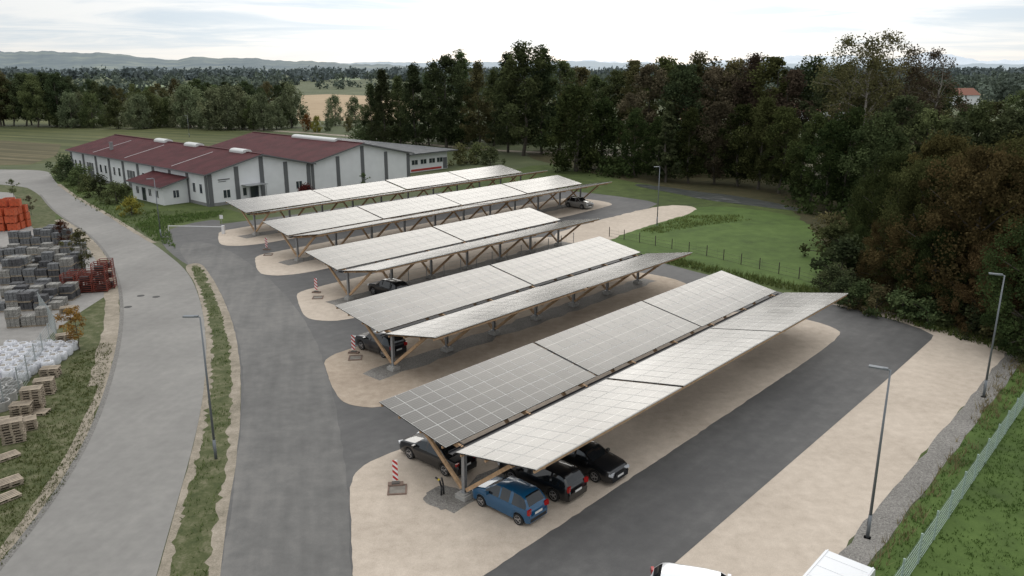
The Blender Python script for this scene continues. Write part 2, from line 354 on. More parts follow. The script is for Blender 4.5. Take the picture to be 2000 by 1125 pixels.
# ------------------------------------------------------------ carports
m_timber = mat('larch_timber', (.44, .29, .17), .7, var=.22, vscale=6)
m_steel = mat('galvanised_steel', (.36, .37, .38), .45, .6, var=.12, vscale=8)
m_conc = mat('concrete', (.36, .35, .33), .9, var=.15, vscale=5)
m_alu = mat('aluminium_frame', (.56, .555, .53), .6, .0, spec=.3)
m_under = mat('panel_backsheet', (.05, .05, .055), .6)
m_black = mat('black_edge', (.015, .015, .017), .5)
def panelmat():
    m, nt, b = newmat('solar_glass'); N = nt.nodes; L = nt.links
    uv = N.new('ShaderNodeUVMap'); sp = N.new('ShaderNodeSeparateXYZ'); L.new(uv.outputs[0], sp.inputs[0])
    def ma(op, a, bb=None):
        n = N.new('ShaderNodeMath'); n.operation = op
        for i, x in enumerate((a, bb)):
            if x is None: continue
            if isinstance(x, (int, float)): n.inputs[i].default_value = x
            else: L.new(x, n.inputs[i])
        return n.outputs[0]
    def line(c, k, wd):
        f = ma('FRACT', ma('MULTIPLY', c, k)); d = ma('ABSOLUTE', ma('SUBTRACT', f, .5)); return ma('GREATER_THAN', d, .5 - wd)
    cells = ma('MAXIMUM', line(sp.outputs[0], 6, .04), line(sp.outputs[1], 10, .04))
    half = ma('LESS_THAN', ma('ABSOLUTE', ma('SUBTRACT', sp.outputs[1], .5)), .010)
    ln = ma('MAXIMUM', ma('MULTIPLY', cells, .22), ma('MULTIPLY', half, .85))
    mix = N.new('ShaderNodeMix'); mix.data_type = 'RGBA'
    mix.inputs[6].default_value = (.088, .085, .079, 1); mix.inputs[7].default_value = (.45, .44, .41, 1)
    L.new(ln, mix.inputs[0]); L.new(mix.outputs[2], b.inputs['Base Color'])
    b.inputs['IOR'].default_value = 1.6
    b.inputs['Specular IOR Level'].default_value = .55
    b.inputs['Specular Tint'].default_value = (1, .965, .91, 1)
    b.inputs['Roughness'].default_value = .23
    g = N.new('ShaderNodeNewGeometry'); n = N.new('ShaderNodeTexNoise'); n.inputs['Scale'].default_value = .3; n.inputs['Detail'].default_value = 3
    L.new(g.outputs['Position'], n.inputs['Vector'])
    mr = N.new('ShaderNodeMapRange'); mr.inputs[3].default_value = .19; mr.inputs[4].default_value = .27
    L.new(n.outputs['Fac'], mr.inputs[0]); L.new(mr.outputs[0], b.inputs['Roughness'])
    return m
m_glass = panelmat()
ZI, ZO, YI, YO = 3.0, 3.92, .36, 5.42
def roof_mesh(L_, sgn):
    nx = max(1, round(L_ / 1.06)); ny = 3
    vs, fs, mi, uvs = [], [], [], []
    def P3(x, t, off):
        y = YI + (YO - YI) * t; z = ZI + (ZO - ZI) * t
        nrm = Vector((0, -(ZO - ZI), (YO - YI))).normalized()
        return (x, sgn * (y + nrm.y * off), z + nrm.z * off)
    def quad(pp, m_, uv=((0, 0), (1, 0), (1, 1), (0, 1))):
        n = len(vs); vs.extend(pp); idx = [n, n + 1, n + 2, n + 3]; u = list(uv)
        if sgn < 0: idx = idx[::-1]; u = u[::-1]
        fs.append(idx); mi.append(m_); uvs.extend(u)
    T = .05
    quad([P3(0, 0, 0), P3(L_, 0, 0), P3(L_, 1, 0), P3(0, 1, 0)], 1)
    quad([P3(0, 1, -T), P3(L_, 1, -T), P3(L_, 0, -T), P3(0, 0, -T)], 2)
    quad([P3(0, 0, -T), P3(L_, 0, -T), P3(L_, 0, 0), P3(0, 0, 0)], 3)
    quad([P3(0, 1, 0), P3(L_, 1, 0), P3(L_, 1, -T), P3(0, 1, -T)], 1)
    quad([P3(0, 0, -T), P3(0, 0, 0), P3(0, 1, 0), P3(0, 1, -T)], 3)
    quad([P3(L_, 0, 0), P3(L_, 0, -T), P3(L_, 1, -T), P3(L_, 1, 0)], 3)
    dx = L_ / nx; g = .022; W = (YO - YI)
    for i in range(nx):
        for j in range(ny):
            x0, x1 = i * dx + g, (i + 1) * dx - g
            t0, t1 = j / ny + g / W, (j + 1) / ny - g / W
            jx, jt = random.gauss(0, .0022), random.gauss(0, .0022)
            o = .006
            quad([P3(x0, t0, o + max(0, -jx) + max(0, -jt)), P3(x1, t0, o + max(0, jx) + max(0, -jt)), P3(x1, t1, o + max(0, jx) + max(0, jt)), P3(x0, t1, o + max(0, -jx) + max(0, jt))], 0)
    me = bpy.data.meshes.new('solar_roof'); me.from_pydata(vs, [], fs)
    for m_ in (m_glass, m_alu, m_under, m_black): me.materials.append(m_)
    me.polygons.foreach_set('material_index', mi)
    ul = me.uv_layers.new(name='UVMap'); ul.data.foreach_set('uv', [c for p in uvs for c in p])
    me.update(); return me
mb = MB(); mb.box((0, 0, .12), (.7, .7, .28)); mb.box((0, 0, .30), (.5, .5, .10)); foot_me = mb.mesh('footing', [m_conc])
mb = MB(); mb.box((-.09, 0, 1.55), (.02, .2, 2.36)); mb.box((.09, 0, 1.55), (.02, .2, 2.36)); mb.box((0, 0, 1.55), (.17, .016, 2.36)); mb.box((0, 0, .362), (.36, .36, .025)); mb.box((0, 0, 2.76), (.3, .5, .05)); post_me = mb.mesh('post', [m_steel])
def strut_mesh(s, m_, dx=0):
    mb = MB(); mb.bar((dx, s * .16, .5), (dx, s * 3.55, ZI + (ZO - ZI) * .62 - .30), .14, .2); return mb.mesh('strut', [m_])
strutL, strutR = strut_mesh(1, m_timber), strut_mesh(-1, m_timber)
def rafter_mesh(s):
    mb = MB(); mb.bar((0, s * .1, ZI - .27), (0, s * 5.2, ZO - .27), .14, .22); return mb.mesh('rafter', [m_timber])
rafL, rafR = rafter_mesh(1), rafter_mesh(-1)
for ri, (bc, a0, a1, ns) in enumerate(ROWS):
    Lr = a1 - a0
    lab = ['long timber and steel solar carport with cars beneath', 'solar carport over brown gravel with dark car beneath', 'two-section solar carport on gravel island', 'long solar carport with timber rafters', 'long solar carport beside the white hall'][ri]
    root = empty('solar_carport', AB(a0, bc), ANG); tag(root, lab, 'solar carport', group='rows of solar carports')
    secs = Lr / ns
    for sgn in (1, -1):
        for k in range(ns):
            me = roof_mesh(secs - .22, sgn)
            mk('solar_roof', me, root, (k * secs + .11, 0, random.uniform(-.04, .04)))
        for t in (.06, .38, .70, .975):
            y = YI + (YO - YI) * t; z = ZI + (ZO - ZI) * t - .15
            mb = MB(); mb.box((Lr / 2, sgn * y, z), (Lr - .3, .10, .12)); mk('purlin', mb.mesh('purlin', [m_timber]), root)
    mb = MB(); mb.box((Lr / 2, 0, ZI - .22), (Lr - .2, .30, .03)); mb.box((Lr / 2, .16, ZI - .18), (Lr - .2, .02, .10)); mb.box((Lr / 2, -.16, ZI - .18), (Lr - .2, .02, .10))
    mk('gutter', mb.mesh('gutter', [m_black]), root)
    nf = max(3, round((Lr - 2) / 5.3)) + 1
    for k in range(nf):
        x = 1.0 + (Lr - 2.0) * k / (nf - 1)
        mk('footing', foot_me, root, (x, 0, 0)); mk('post', post_me, root, (x, 0, 0))
        mk('strut', strutL, root, (x, 0, 0)); mk('strut', strutR, root, (x, 0, 0))
        mk('rafter', rafL, root, (x, 0, 0)); mk('rafter', rafR, root, (x, 0, 0))

# ------------------------------------------------------------ halls
m_white = mat('white_render', (.70, .715, .725), .8, var=.05, vscale=.6)
m_grey = mat('grey_trim', (.12, .125, .13), .6)
m_plinth = mat('plinth', (.22, .22, .22), .8, var=.1)
m_win = mat('window_glass', (.03, .04, .05), .08, spec=.8)
m_frame = mat('white_frame', (.75, .75, .75), .5)
m_dome = mat('skylight_plastic', (.55, .56, .55), .5)
def ribroof(name, col, spec=.2, rough=.6):
    m, nt, b = newmat(name); tc = nt.nodes.new('ShaderNodeTexCoord'); wv = nt.nodes.new('ShaderNodeTexWave')
    wv.bands_direction = 'Y'; wv.inputs['Scale'].default_value = .9; nt.links.new(tc.outputs['Object'], wv.inputs['Vector'])
    bp = nt.nodes.new('ShaderNodeBump'); bp.inputs['Strength'].default_value = .6; bp.inputs['Distance'].default_value = .05
    nt.links.new(wv.outputs['Fac'], bp.inputs['Height']); nt.links.new(bp.outputs['Normal'], b.inputs['Normal'])
    n = nt.nodes.new('ShaderNodeTexNoise'); n.inputs['Scale'].default_value = .5; n.inputs['Detail'].default_value = 6; nt.links.new(tc.outputs['Object'], n.inputs['Vector'])
    r = nt.nodes.new('ShaderNodeValToRGB'); r.color_ramp.elements[0].position = .3; r.color_ramp.elements[1].position = .75
    r.color_ramp.elements[0].color = (*[c * .75 for c in col], 1); r.color_ramp.elements[1].color = (*[c * 1.35 for c in col], 1)
    nt.links.new(n.outputs['Fac'], r.inputs['Fac']); nt.links.new(r.outputs['Color'], b.inputs['Base Color'])
    b.inputs['Roughness'].default_value = rough; b.inputs['Specular IOR Level'].default_value = spec; return m
m_red = ribroof('red_metal_roof', (.068, .018, .020), .14, .7)
m_darkroof = ribroof('grey_flat_roof', (.10, .105, .11))
def window(parent, c, wd, ht, axis):
    mb = MB(); t = .06
    def bx(du, dz, su, sz, dep, mi):
        if axis == 'x': mb.box((c[0] - dep / 2, c[1] + du, c[2] + dz), (dep, su, sz), mi)
        else: mb.box((c[0] + du, c[1] - dep / 2, c[2] + dz), (su, dep, sz), mi)
    bx(0, 0, wd - .01, ht - .01, .02, 0)
    for s in (-1, 1):
        bx(s * (wd / 2), 0, t, ht + t, .05, 1); bx(0, s * (ht / 2), wd - t - .004, t, .05, 1)
    if wd > .9: bx(0, 0, t, ht - t - .004, .045, 1)
    mk('window', mb.mesh('window', [m_win, m_frame]), parent)
def door(parent, c, wd, ht, axis, m_):
    mb = MB()
    for (du, su, dep, mi) in ((0, wd, .03, 0), (-wd / 2 - .05, .1, .07, 1), (wd / 2 + .05, .1, .07, 1)):
        if axis == 'x': mb.box((c[0] - dep / 2, c[1] + du, c[2] + ht / 2), (dep, su, ht), mi)
        else: mb.box((c[0] + du, c[1] - dep / 2, c[2] + ht / 2), (su, dep, ht), mi)
    mk('door', mb.mesh('door', [m_, m_grey]), parent)
def hall(name, loc, W, D, he, hp, label):
    root = empty(name, loc, ANG); tag(root, label, 'building')
    mb = MB()
    mb.add([(0, 0, 0), (W, 0, 0), (W, 0, he), (W / 2, 0, hp), (0, 0, he), (0, D, 0), (W, D, 0), (W, D, he), (W / 2, D, hp), (0, D, he)],
           [(0, 1, 2, 3, 4), (9, 8, 7, 6, 5), (0, 4, 9, 5), (1, 6, 7, 2)])
    mk('wall', mb.mesh('wall', [m_white]), root)
    mb = MB(); mb.box((W / 2, -.02, .25), (W + .08, .06, .5)); mb.box((-.02, D / 2 + .02, .25), (.06, D, .5)); mk('plinth', mb.mesh('plinth', [m_plinth]), root)
    ov = .7; sl = (hp - he) / (W / 2); T = .22
    for s in (0, 1):
        x0, x1 = (-ov, W / 2) if s == 0 else (W / 2, W + ov)
        z0, z1 = (he - sl * ov + .05, hp + .05) if s == 0 else (hp + .05, he - sl * ov + .05)
        y0, y1 = -ov, D + ov
        vs = [(x0, y0, z0), (x1, y0, z1), (x1, y1, z1), (x0, y1, z0)]; vs += [(x, y, z + T) for x, y, z in vs]
        mb = MB(); mb.add(vs, [(4, 5, 6, 7)], 0); mb.add(vs, [(3, 2, 1, 0), (0, 1, 5, 4), (2, 3, 7, 6), (3, 0, 4, 7), (1, 2, 6, 5)], 1)
        mk('roof', mb.mesh('roof', [m_red, m_grey]), root)
    mb = MB(); mb.box((W / 2, D / 2, hp + T + .08), (.5, D + 2 * ov, .08)); mk('ridge_cap', mb.mesh('ridge_cap', [m_red]), root)
    return root, sl
c0 = AB(58.8, -116.1)
h1, sl = hall('workshop_hall', c0, 18.7, 55, 5.0, 7.2, 'long white hall with dark red metal roof')
def pilaster(root, x, y, h, axis):
    mb = MB()
    if axis == 'y': mb.box((x, -.06, h / 2), (.7, .12, h))
    else: mb.box((-.06, y, h / 2), (.12, .7, h))
    mk('pilaster', mb.mesh('pilaster', [m_grey]), root)
for x, h in ((.35, 5.0), (4.9, 5.8), (9.35, 7.0), (13.8, 5.8), (18.2, 5.0)): pilaster(h1, x, 0, h, 'y')
for k in range(10): pilaster(h1, 0, .42 + 6.02 * k, 4.8, 'x')
for k in range(9):
    y = .35 + 6.03 * k + 3
    if k in (1, 2): continue
    window(h1, (0, y - 1.1, 2.6), .9, 1.5, 'x'); window(h1, (0, y + 1.1, 2.6), .9, 1.5, 'x')
door(h1, (0, 27.6, .1), 2.6, 3.2, 'x', m_grey); door(h1, (0, 45.6, .1), 2.6, 3.2, 'x', m_grey)
window(h1, (3.0, 0, 1.7), 1.2, 1.3, 'y'); window(h1, (6.1, 0, 1.7), .7, 1.3, 'y'); window(h1, (16.2, 0, 1.7), 1.2, 1.3, 'y')
door(h1, (7.8, 0, .1), 1.3, 2.3, 'y', m_win)
mb = MB(); mb.box((7.4, -1.0, 2.8), (3.6, 2.0, .08)); mb.tube((5.9, -1.8, 0), (5.9, -1.8, 2.8), .05, .05); mb.tube((8.9, -1.8, 0), (8.9, -1.8, 2.8), .05, .05); mk('canopy', mb.mesh('canopy', [m_steel]), h1)
mb = MB(); mb.box((2.7, -.03, 4.0), (2.0, .05, .16)); mb.box((2.4, -.03, 3.7), (1.3, .05, .10)); mk('sign', mb.mesh('sign', [m_grey]), h1)
def skylight(root, x, y, z, lx, ly):
    mb = MB(); n = 8; vs = []
    for yy in (y - ly / 2, y + ly / 2):
        for i in range(n + 1):
            a = math.pi * i / n; vs.append((x - lx / 2 * math.cos(a), yy, z + .15 + .32 * math.sin(a)))
    fs = [(i, i + 1, n + 2 + i, n + 1 + i)[::-1] for i in range(n)] + [tuple(range(n + 1)), tuple(range(2 * n + 1, n, -1))]
    mb.add(vs, fs); mb.box((x, y, z), (lx + .1, ly + .1, .3)); mk('skylight', mb.mesh('skylight', [m_dome]), root)
for y in (6, 22, 34): skylight(h1, 9.35, y, 7.42, 1.6, 4.2)
for y in (12, 30, 44):
    mb = MB(); mb.box((3.9, y, 6.2), (7.6, .12, .06), 0, Matrix.Rotation(-math.atan(sl), 3, 'Y')); mk('roof_seam', mb.mesh('roof_seam', [m_dome]), h1)
mb = MB(); mb.box((2.5, 41, 6.4), (.5, .5, 1.6)); mb.box((2.5, 41, 7.25), (.6, .6, .1)); mk('chimney', mb.mesh('chimney', [m_plinth]), h1)
mb = MB(); mb.add([(-4.2, 6.5, 0), (-4.2, 17.5, 0), (0, 17.5, 0), (0, 6.5, 0), (-4.2, 6.5, 2.9), (-4.2, 17.5, 2.9), (0, 17.5, 3.9), (0, 6.5, 3.9)], [(0, 4, 5, 1), (3, 7, 4, 0), (1, 5, 6, 2)])
mk('annex_wall', mb.mesh('annex_wall', [m_white]), h1)
mb = MB(); vs = [(-4.9, 5.8, 2.75), (-4.9, 18.2, 2.75), (-.14, 18.2, 3.95), (-.14, 5.8, 3.95)]; vs += [(a, b_, c + .18) for a, b_, c in vs]
mb.add(vs, [(4, 7, 6, 5)], 0); mb.add(vs, [(0, 1, 2, 3), (0, 4, 5, 1), (3, 7, 4, 0), (1, 5, 6, 2)], 1); mk('annex_roof', mb.mesh('annex_roof', [m_red, m_grey]), h1)
for y in (8.5, 11, 15.5): window(h1, (-4.2, y, 1.6), 1.0, 1.2, 'x')
door(h1, (-4.2, 13.2, .1), 1.1, 2.1, 'x', m_win); window(h1, (-2.1, 6.5, 1.6), 1.0, 1.2, 'y')

h2, sl2 = hall('workshop_hall', AB(58.8 + 18.72, -116.4), 22.4, 36, 5.0, 7.5, 'second white hall with red roof and long skylight')
for x, h in ((.4, 4.9), (5.8, 5.8), (11.2, 7.2), (16.6, 5.8), (22.0, 5.0)): pilaster(h2, x, 0, h, 'y')
skylight(h2, 11.2, 14, 7.7, 1.6, 14)
h3 = empty('office_building', AB(106, -124), ANG); tag(h3, 'low white building with flat grey roof and windows', 'building')
mb = MB(); W, D, he = 11, 40, 3.6
mb.add([(0, 0, 0), (W, 0, 0), (W, 0, he), (0, 0, he), (0, D, 0), (W, D, 0), (W, D, he), (0, D, he)], [(0, 1, 2, 3), (0, 3, 7, 4), (1, 5, 6, 2), (5, 4, 7, 6)]); mk('wall', mb.mesh('wall', [m_white]), h3)
mb = MB(); mb.box((W / 2 + .8, D / 2, he + .2), (W + 2.6, D + 2.4, .25)); mk('roof', mb.mesh('roof', [m_darkroof]), h3)
for x in (1.8, 4.2, 6.6, 8.8): window(h3, (x, 0, 2.0), 1.7, 1.0, 'y')
door(h3, (10.3, 0, .1), .9, 2.3, 'y', m_grey)
m_redw = mat('red_base', (.4, .04, .03), .6)
mb = MB(); mb.box((5, -.03, .4), (8.5, .06, .4)); mk('plinth', mb.mesh('plinth', [m_redw]), h3)

# ------------------------------------------------------------ vehicles
m_tyre = mat('tyre_rubber', (.018, .018, .018), .85)
m_rim = mat('alloy_rim', (.45, .45, .46), .35, .8)
m_cglass = mat('tinted_glass', (.012, .014, .016), .06, spec=.8)
m_head = mat('headlamp_lens', (.6, .62, .65), .15)
m_tail = mat('tail_lamp_lens', (.35, .01, .01), .2)
m_plate = mat('number_plate', (.7, .7, .68), .4)
m_trim = mat('black_trim', (.015, .015, .016), .5)
def paint(name, c, var=0): return mat(name, c, .28, 0.15, coat=.8)
STY = {
 'hatch': dict(L=3.8, W=1.66, top=[(-.5, .55), (-.495, .85), (-.47, 1.02), (-.40, 1.38), (-.33, 1.48), (-.05, 1.51), (.08, 1.46), (.27, 1.0), (.42, .88), (.485, .72), (.5, .5)], ws=(.08, .27), rw=(-.47, -.38), r=.29, wb=.645),
 'sedan': dict(L=4.7, W=1.82, top=[(-.5, .6), (-.49, .92), (-.36, 1.0), (-.22, 1.36), (-.08, 1.44), (.02, 1.43), (.10, 1.36), (.22, 1.0), (.42, .86), (.485, .72), (.5, .5)], ws=(.10, .22), rw=(-.36, -.22), r=.33, wb=.60),
 'wagon': dict(L=4.8, W=1.84, top=[(-.5, .6), (-.49, .95), (-.47, 1.05), (-.41, 1.38), (-.36, 1.45), (-.05, 1.48), (.08, 1.42), (.21, 1.02), (.42, .88), (.485, .74), (.5, .5)], ws=(.08, .21), rw=(-.47, -.40), r=.34, wb=.59),
 'suv': dict(L=4.4, W=1.86, top=[(-.5, .6), (-.49, .98), (-.465, 1.12), (-.40, 1.5), (-.34, 1.6), (-.05, 1.64), (.07, 1.57), (.20, 1.12), (.42, 1.0), (.485, .85), (.5, .55)], ws=(.07, .20), rw=(-.465, -.39), r=.36, wb=.60),
}
def car(style, pos, heading, pm, label):
    s = STY[style]; Lc, Wc, r, wb = s['L'], s['W'], s['r'], s['wb'] * s['L']
    root = empty('parked_car', pos, heading); tag(root, label, 'car', group='parked cars')
    hw = Wc / 2; ax = (-wb / 2 - .02 * Lc, wb / 2 - .02 * Lc)
    xs = sorted(set([round(x, 4) for x in np.linspace(-.5, .5, 41) * Lc] + [round(k * Lc, 4) for k in (s['ws'] + s['rw'])]))
    tx, tz = zip(*s['top']); beltz = .92 if style == 'hatch' else (.93 if style != 'suv' else 1.05)
    rows = []; hasg = []
    for x in xs:
        t = x / Lc; top = float(np.interp(t, tx, tz)); k = abs(t) * 2
        w_ = hw * (1 - .10 * max(0, (k - .6) / .4) ** 2 - .10 * max(0, (k - .93) / .07))
        belt = min(top - .03, beltz)
        zb = .22
        for a in ax:
            d = abs(x - a); ra = r + .06
            if d < ra: zb = max(zb, r + math.sqrt(ra * ra - d * d))
        zm = max(.48, zb + .02); g = max(0, top - belt - .03)
        rw_ = w_ * .94 - g * .38
        rows.append([(w_ * .95, zb), (w_, zm), (w_ * .99, max(zm + .01, belt * .84)), (w_ * .94, belt), (rw_, top - .05 if g > .05 else top - .01), (rw_ * .82, top), (0, top + .025)])
        hasg.append(g)
    nr = len(rows[0]); vs = []
    for x, row in zip(xs, rows):
        vs += [(x, y, z) for y, z in row] + [(x, -y, z) for y, z in row[:-1][::-1]]
    m = 2 * nr - 1
    body, glass = [], []
    pil = [-.02 * Lc, -.26 * Lc if style in ('wagon', 'suv') else -.2 * Lc]
    for i in range(len(xs) - 1):
        xm = (xs[i] + xs[i + 1]) / 2; t = xm / Lc
        inws = s['ws'][0] < t < s['ws'][1]; inrw = s['rw'][0] < t < s['rw'][1]
        side = min(hasg[i], hasg[i + 1]) > .12 and not any(abs(xm - p) < .05 for p in pil)
        for j in range(m - 1):
            f = (i * m + j, i * m + j + 1, (i + 1) * m + j + 1, (i + 1) * m + j)
            jj = j if j < nr - 1 else m - 2 - j
            if jj == 3 and side: glass.append(f)
            elif jj >= 5 and (inws or inrw): glass.append(f)
            else: body.append(f)
    body += [tuple(range(m)), tuple(range((len(xs) - 1) * m + m - 1, (len(xs) - 1) * m - 1, -1))]
    for nm, fs, mt, sm in (('body', body, pm, True), ('window', glass, m_cglass, False)):
        used = sorted({i for f in fs for i in f}); mp = {u: k for k, u in enumerate(used)}
        me = bpy.data.meshes.new(nm); me.from_pydata([vs[u] for u in used], [], [tuple(mp[i] for i in f) for f in fs]); me.materials.append(mt)
        if sm:
            me.polygons.foreach_set('use_smooth', [len(f) == 4 for f in fs])
        mk(nm, me, root)
    mb = MB(); mb.box((0, 0, .42), (Lc * .95, Wc * .78, .38)); mk('underbody', mb.mesh('underbody', [m_trim]), root)
    for a in ax:
        for sd_ in (-1, 1):
            y = sd_ * (hw - .11)
            mb = MB(); mb.tube((0, -.105, 0), (0, .105, 0), r, r, 20); wh = mk('wheel', mb.mesh('tyre', [m_tyre]), root, (a, y, r))
            mb = MB(); yy = sd_ * .108; mb.tube((0, yy - .004, 0), (0, yy + .004, 0), r * .22, r * .22, 10)
            for q in range(5):
                an = q * 2 * math.pi / 5; mb.bar((r * .1 * math.cos(an), yy, r * .1 * math.sin(an)), (r * .66 * math.cos(an), yy, r * .66 * math.sin(an)), .012, r * .22)
            for q in range(18):
                a1_, a2_ = q * math.pi / 9, (q + 1) * math.pi / 9
                mb.bar((r * .66 * math.cos(a1_), yy, r * .66 * math.sin(a1_)), (r * .66 * math.cos(a2_), yy, r * .66 * math.sin(a2_)), .014, r * .08)
            mk('rim', mb.mesh('rim', [m_rim]), wh)
    zf = float(np.interp(.47, tx, tz)); zr = float(np.interp(-.49, tx, tz))
    for sd_ in (-1, 1):
        mb = MB(); mb.box((Lc * .472, sd_ * hw * .70, zf - .10), (.22, .34, .13), 0, Matrix.Rotation(-sd_ * .35, 3, 'Z')); mk('headlight', mb.mesh('headlight', [m_head]), root)
        mb = MB(); mb.box((-Lc * .484, sd_ * hw * .74, zr - .08), (.12, .26, .26 if style != 'sedan' else .14), 0, Matrix.Rotation(sd_ * .3, 3, 'Z')); mk('tail_light', mb.mesh('tail_light', [m_tail]), root)
        mb = MB(); mb.box((Lc * s['ws'][0] + .35, sd_ * (hw + .08), beltz + .06), (.14, .2, .13)); mk('mirror', mb.mesh('mirror', [pm]), root)
    mb = MB(); mb.box((Lc * .5 + .004, 0, .45), (.02, .52, .11)); mk('number_plate', mb.mesh('number_plate', [m_plate]), root)
    mb = MB(); mb.box((-Lc * .5 - .004, 0, .62), (.02, .52, .11)); mk('number_plate', mb.mesh('number_plate', [m_plate]), root)
    mb = MB(); mb.box((Lc * .497, 0, .58), (.03, hw * .95, .14)); mb.box((Lc * .495, 0, .32), (.04, hw * 1.3, .12)); mk('grille', mb.mesh('grille', [m_trim]), root)
    mb = MB(); mb.box((-Lc * .495, 0, .33), (.04, hw * 1.4, .16)); mk('bumper', mb.mesh('bumper', [m_trim]), root)
    return root
IN = ANG + math.pi / 2
OUT = ANG - math.pi / 2
p_blue = paint('blue_paint', (.008, .085, .19)); p_blk = paint('black_paint', (.008, .009, .011)); p_dk = paint('anthracite_paint', (.02, .022, .026)); p_wh = paint('white_paint', (.75, .76, .77)); p_sil = paint('silver_paint', (.3, .29, .27))
car('hatch', AB(25.55, -23.2, .026), IN, p_blue, 'small blue hatchback parked under the carport edge')
car('wagon', AB(28.4, -23.5, .026), IN, p_blk, 'black estate car parked under the solar roof')
car('sedan', AB(31.3, -22.9, .026), OUT, p_blk, 'black saloon parked nose outwards under the solar roof')
car('sedan', AB(26.5, -29.4, .026), IN, p_blk, 'black saloon parked beside the end post')
car('suv', AB(35.6, -45.6, .026), IN, p_dk, 'dark grey off-roader under the carport')
car('suv', AB(45.8, -57.0, .026), IN, p_blk, 'black car in the shade under the carport')
car('suv', AB(96.5, -73.0, .026), OUT, p_sil, 'silver-brown car under the far carport')
car('wagon', AB(25.3, -12.2, .02), OUT + .45, p_wh, 'white car parked on the gravel strip')
root = empty('parked_van', AB(25.8, -8.05, .02), ANG + math.pi); tag(root, 'white panel van parked beside the fence', 'van')
mb = MB(); prof = [(-2.8, .35), (-2.8, 2.50), (-2.72, 2.6), (1.2, 2.6), (1.55, 2.45), (2.15, 1.45), (2.75, 1.15), (2.8, .4)]
n = len(prof); vs = [(x, 1.0 - (.06 if z > 1.5 else 0), z) for x, z in prof] + [(x, -1.0 + (.06 if z > 1.5 else 0), z) for x, z in prof]
mb.add(vs, [tuple(range(n)), tuple(range(2 * n - 1, n - 1, -1))] + [(i, n + i, n + (i + 1) % n, (i + 1) % n) for i in range(n)])
mk('body', mb.mesh('body', [p_wh]), root)
mb = MB(); mb.add([(1.62, .86, 2.39), (1.62, -.86, 2.39), (2.19, -.9, 1.52), (2.19, .9, 1.52)], [(0, 3, 2, 1)])
mk('windshield', mb.mesh('windshield', [m_cglass]), root)
mb = MB()
for y in (-.86, .86): mb.box((-.8, y, 2.615), (3.9, .05, .03))
for x in np.arange(-2.3, 1.2, .8): mb.box((x, 0, 2.606), (.05, 1.6, .012))
mk('roof_rib', mb.mesh('roof_rib', [p_wh]), root)
for x in (-1.8, 1.9):
    for s_ in (-1, 1):
        mb = MB(); mb.tube((0, -.12, 0), (0, .12, 0), .34, .34, 18); mk('wheel', mb.mesh('wheel', [m_tyre]), root, (x, s_ * .92, .34))

# ------------------------------------------------------------ street furniture
m_lamp = mat('lamp_grey', (.17, .185, .20), .5, .3)
m_lens = mat('lamp_lens', (.55, .55, .52), .3)
def lamp(base, h, armdir, label):
    root = empty('street_lamp', base, armdir); tag(root, label, 'street lamp', group='tall grey street lamps')
    mb = MB(); mb.tube((0, 0, 0), (0, 0, 1.2), .085, .08, 12); mb.tube((0, 0, 1.2), (0, 0, h), .07, .04, 12); mb.box((0, 0, .01), (.3, .3, .02))
    mb.box((.085, 0, .8), (.01, .09, .35)); mk('pole', mb.mesh('pole', [m_lamp], True), root)
    mb = MB(); mb.tube((0, 0, h - .02), (.2, 0, h + .02), .035, .035); mb.box((.5, 0, h + .03), (.75, .26, .07)); mb.box((.2, 0, h + .03), (.2, .16, .10)); mb.box((.52, 0, h - .012), (.55, .2, .012), 1)
    mk('lamp_head', mb.mesh('lamp_head', [m_lamp, m_lens]), root)
lamp(S(422, 897), 8.3, math.pi, 'tall grey street lamp on the grass median')
lamp(AB(34.8, -9.2), 8.3, math.radians(150), 'tall grey street lamp on the pebble strip')
lamp(AB(56.6, -9.1), 8.3, math.radians(150), 'tall grey street lamp on the pebble strip')
lamp(S(1283, 440), 8.0, math.radians(200), 'tall grey street lamp beside the meadow')
lamp(S(315, 466), 7.6, math.radians(220), 'tall grey street lamp at the lot entrance')
lamp(S(370, 268), 6.5, math.radians(220), 'distant street lamp behind the hall')
m_beac, nt, b = newmat('red_white_stripes'); tcn = nt.nodes.new('ShaderNodeTexCoord'); sp_ = nt.nodes.new('ShaderNodeSeparateXYZ'); nt.links.new(tcn.outputs['Object'], sp_.inputs[0])
a_ = nt.nodes.new('ShaderNodeMath'); nt.links.new(sp_.outputs[0], a_.inputs[0]); nt.links.new(sp_.outputs[2], a_.inputs[1])
b_ = nt.nodes.new('ShaderNodeMath'); b_.operation = 'MULTIPLY'; b_.inputs[1].default_value = 3.2; nt.links.new(a_.outputs[0], b_.inputs[0])
c_ = nt.nodes.new('ShaderNodeMath'); c_.operation = 'FRACT'; nt.links.new(b_.outputs[0], c_.inputs[0])
d_ = nt.nodes.new('ShaderNodeMath'); d_.operation = 'GREATER_THAN'; d_.inputs[1].default_value = .5; nt.links.new(c_.outputs[0], d_.inputs[0])
mx_ = nt.nodes.new('ShaderNodeMix'); mx_.data_type = 'RGBA'; mx_.inputs[6].default_value = (.5, .03, .025, 1); mx_.inputs[7].default_value = (.8, .8, .8, 1); nt.links.new(d_.outputs[0], mx_.inputs[0]); nt.links.new(mx_.outputs[2], b.inputs['Base Color'])
m_rub = mat('recycled_rubber', (.11, .10, .09), .9, var=.2)
m_rubr = mat('reddish_rubber', (.20, .14, .11), .9, var=.2)
m_iron2 = mat('weathered_cover', (.24, .22, .19), .9, var=.2)
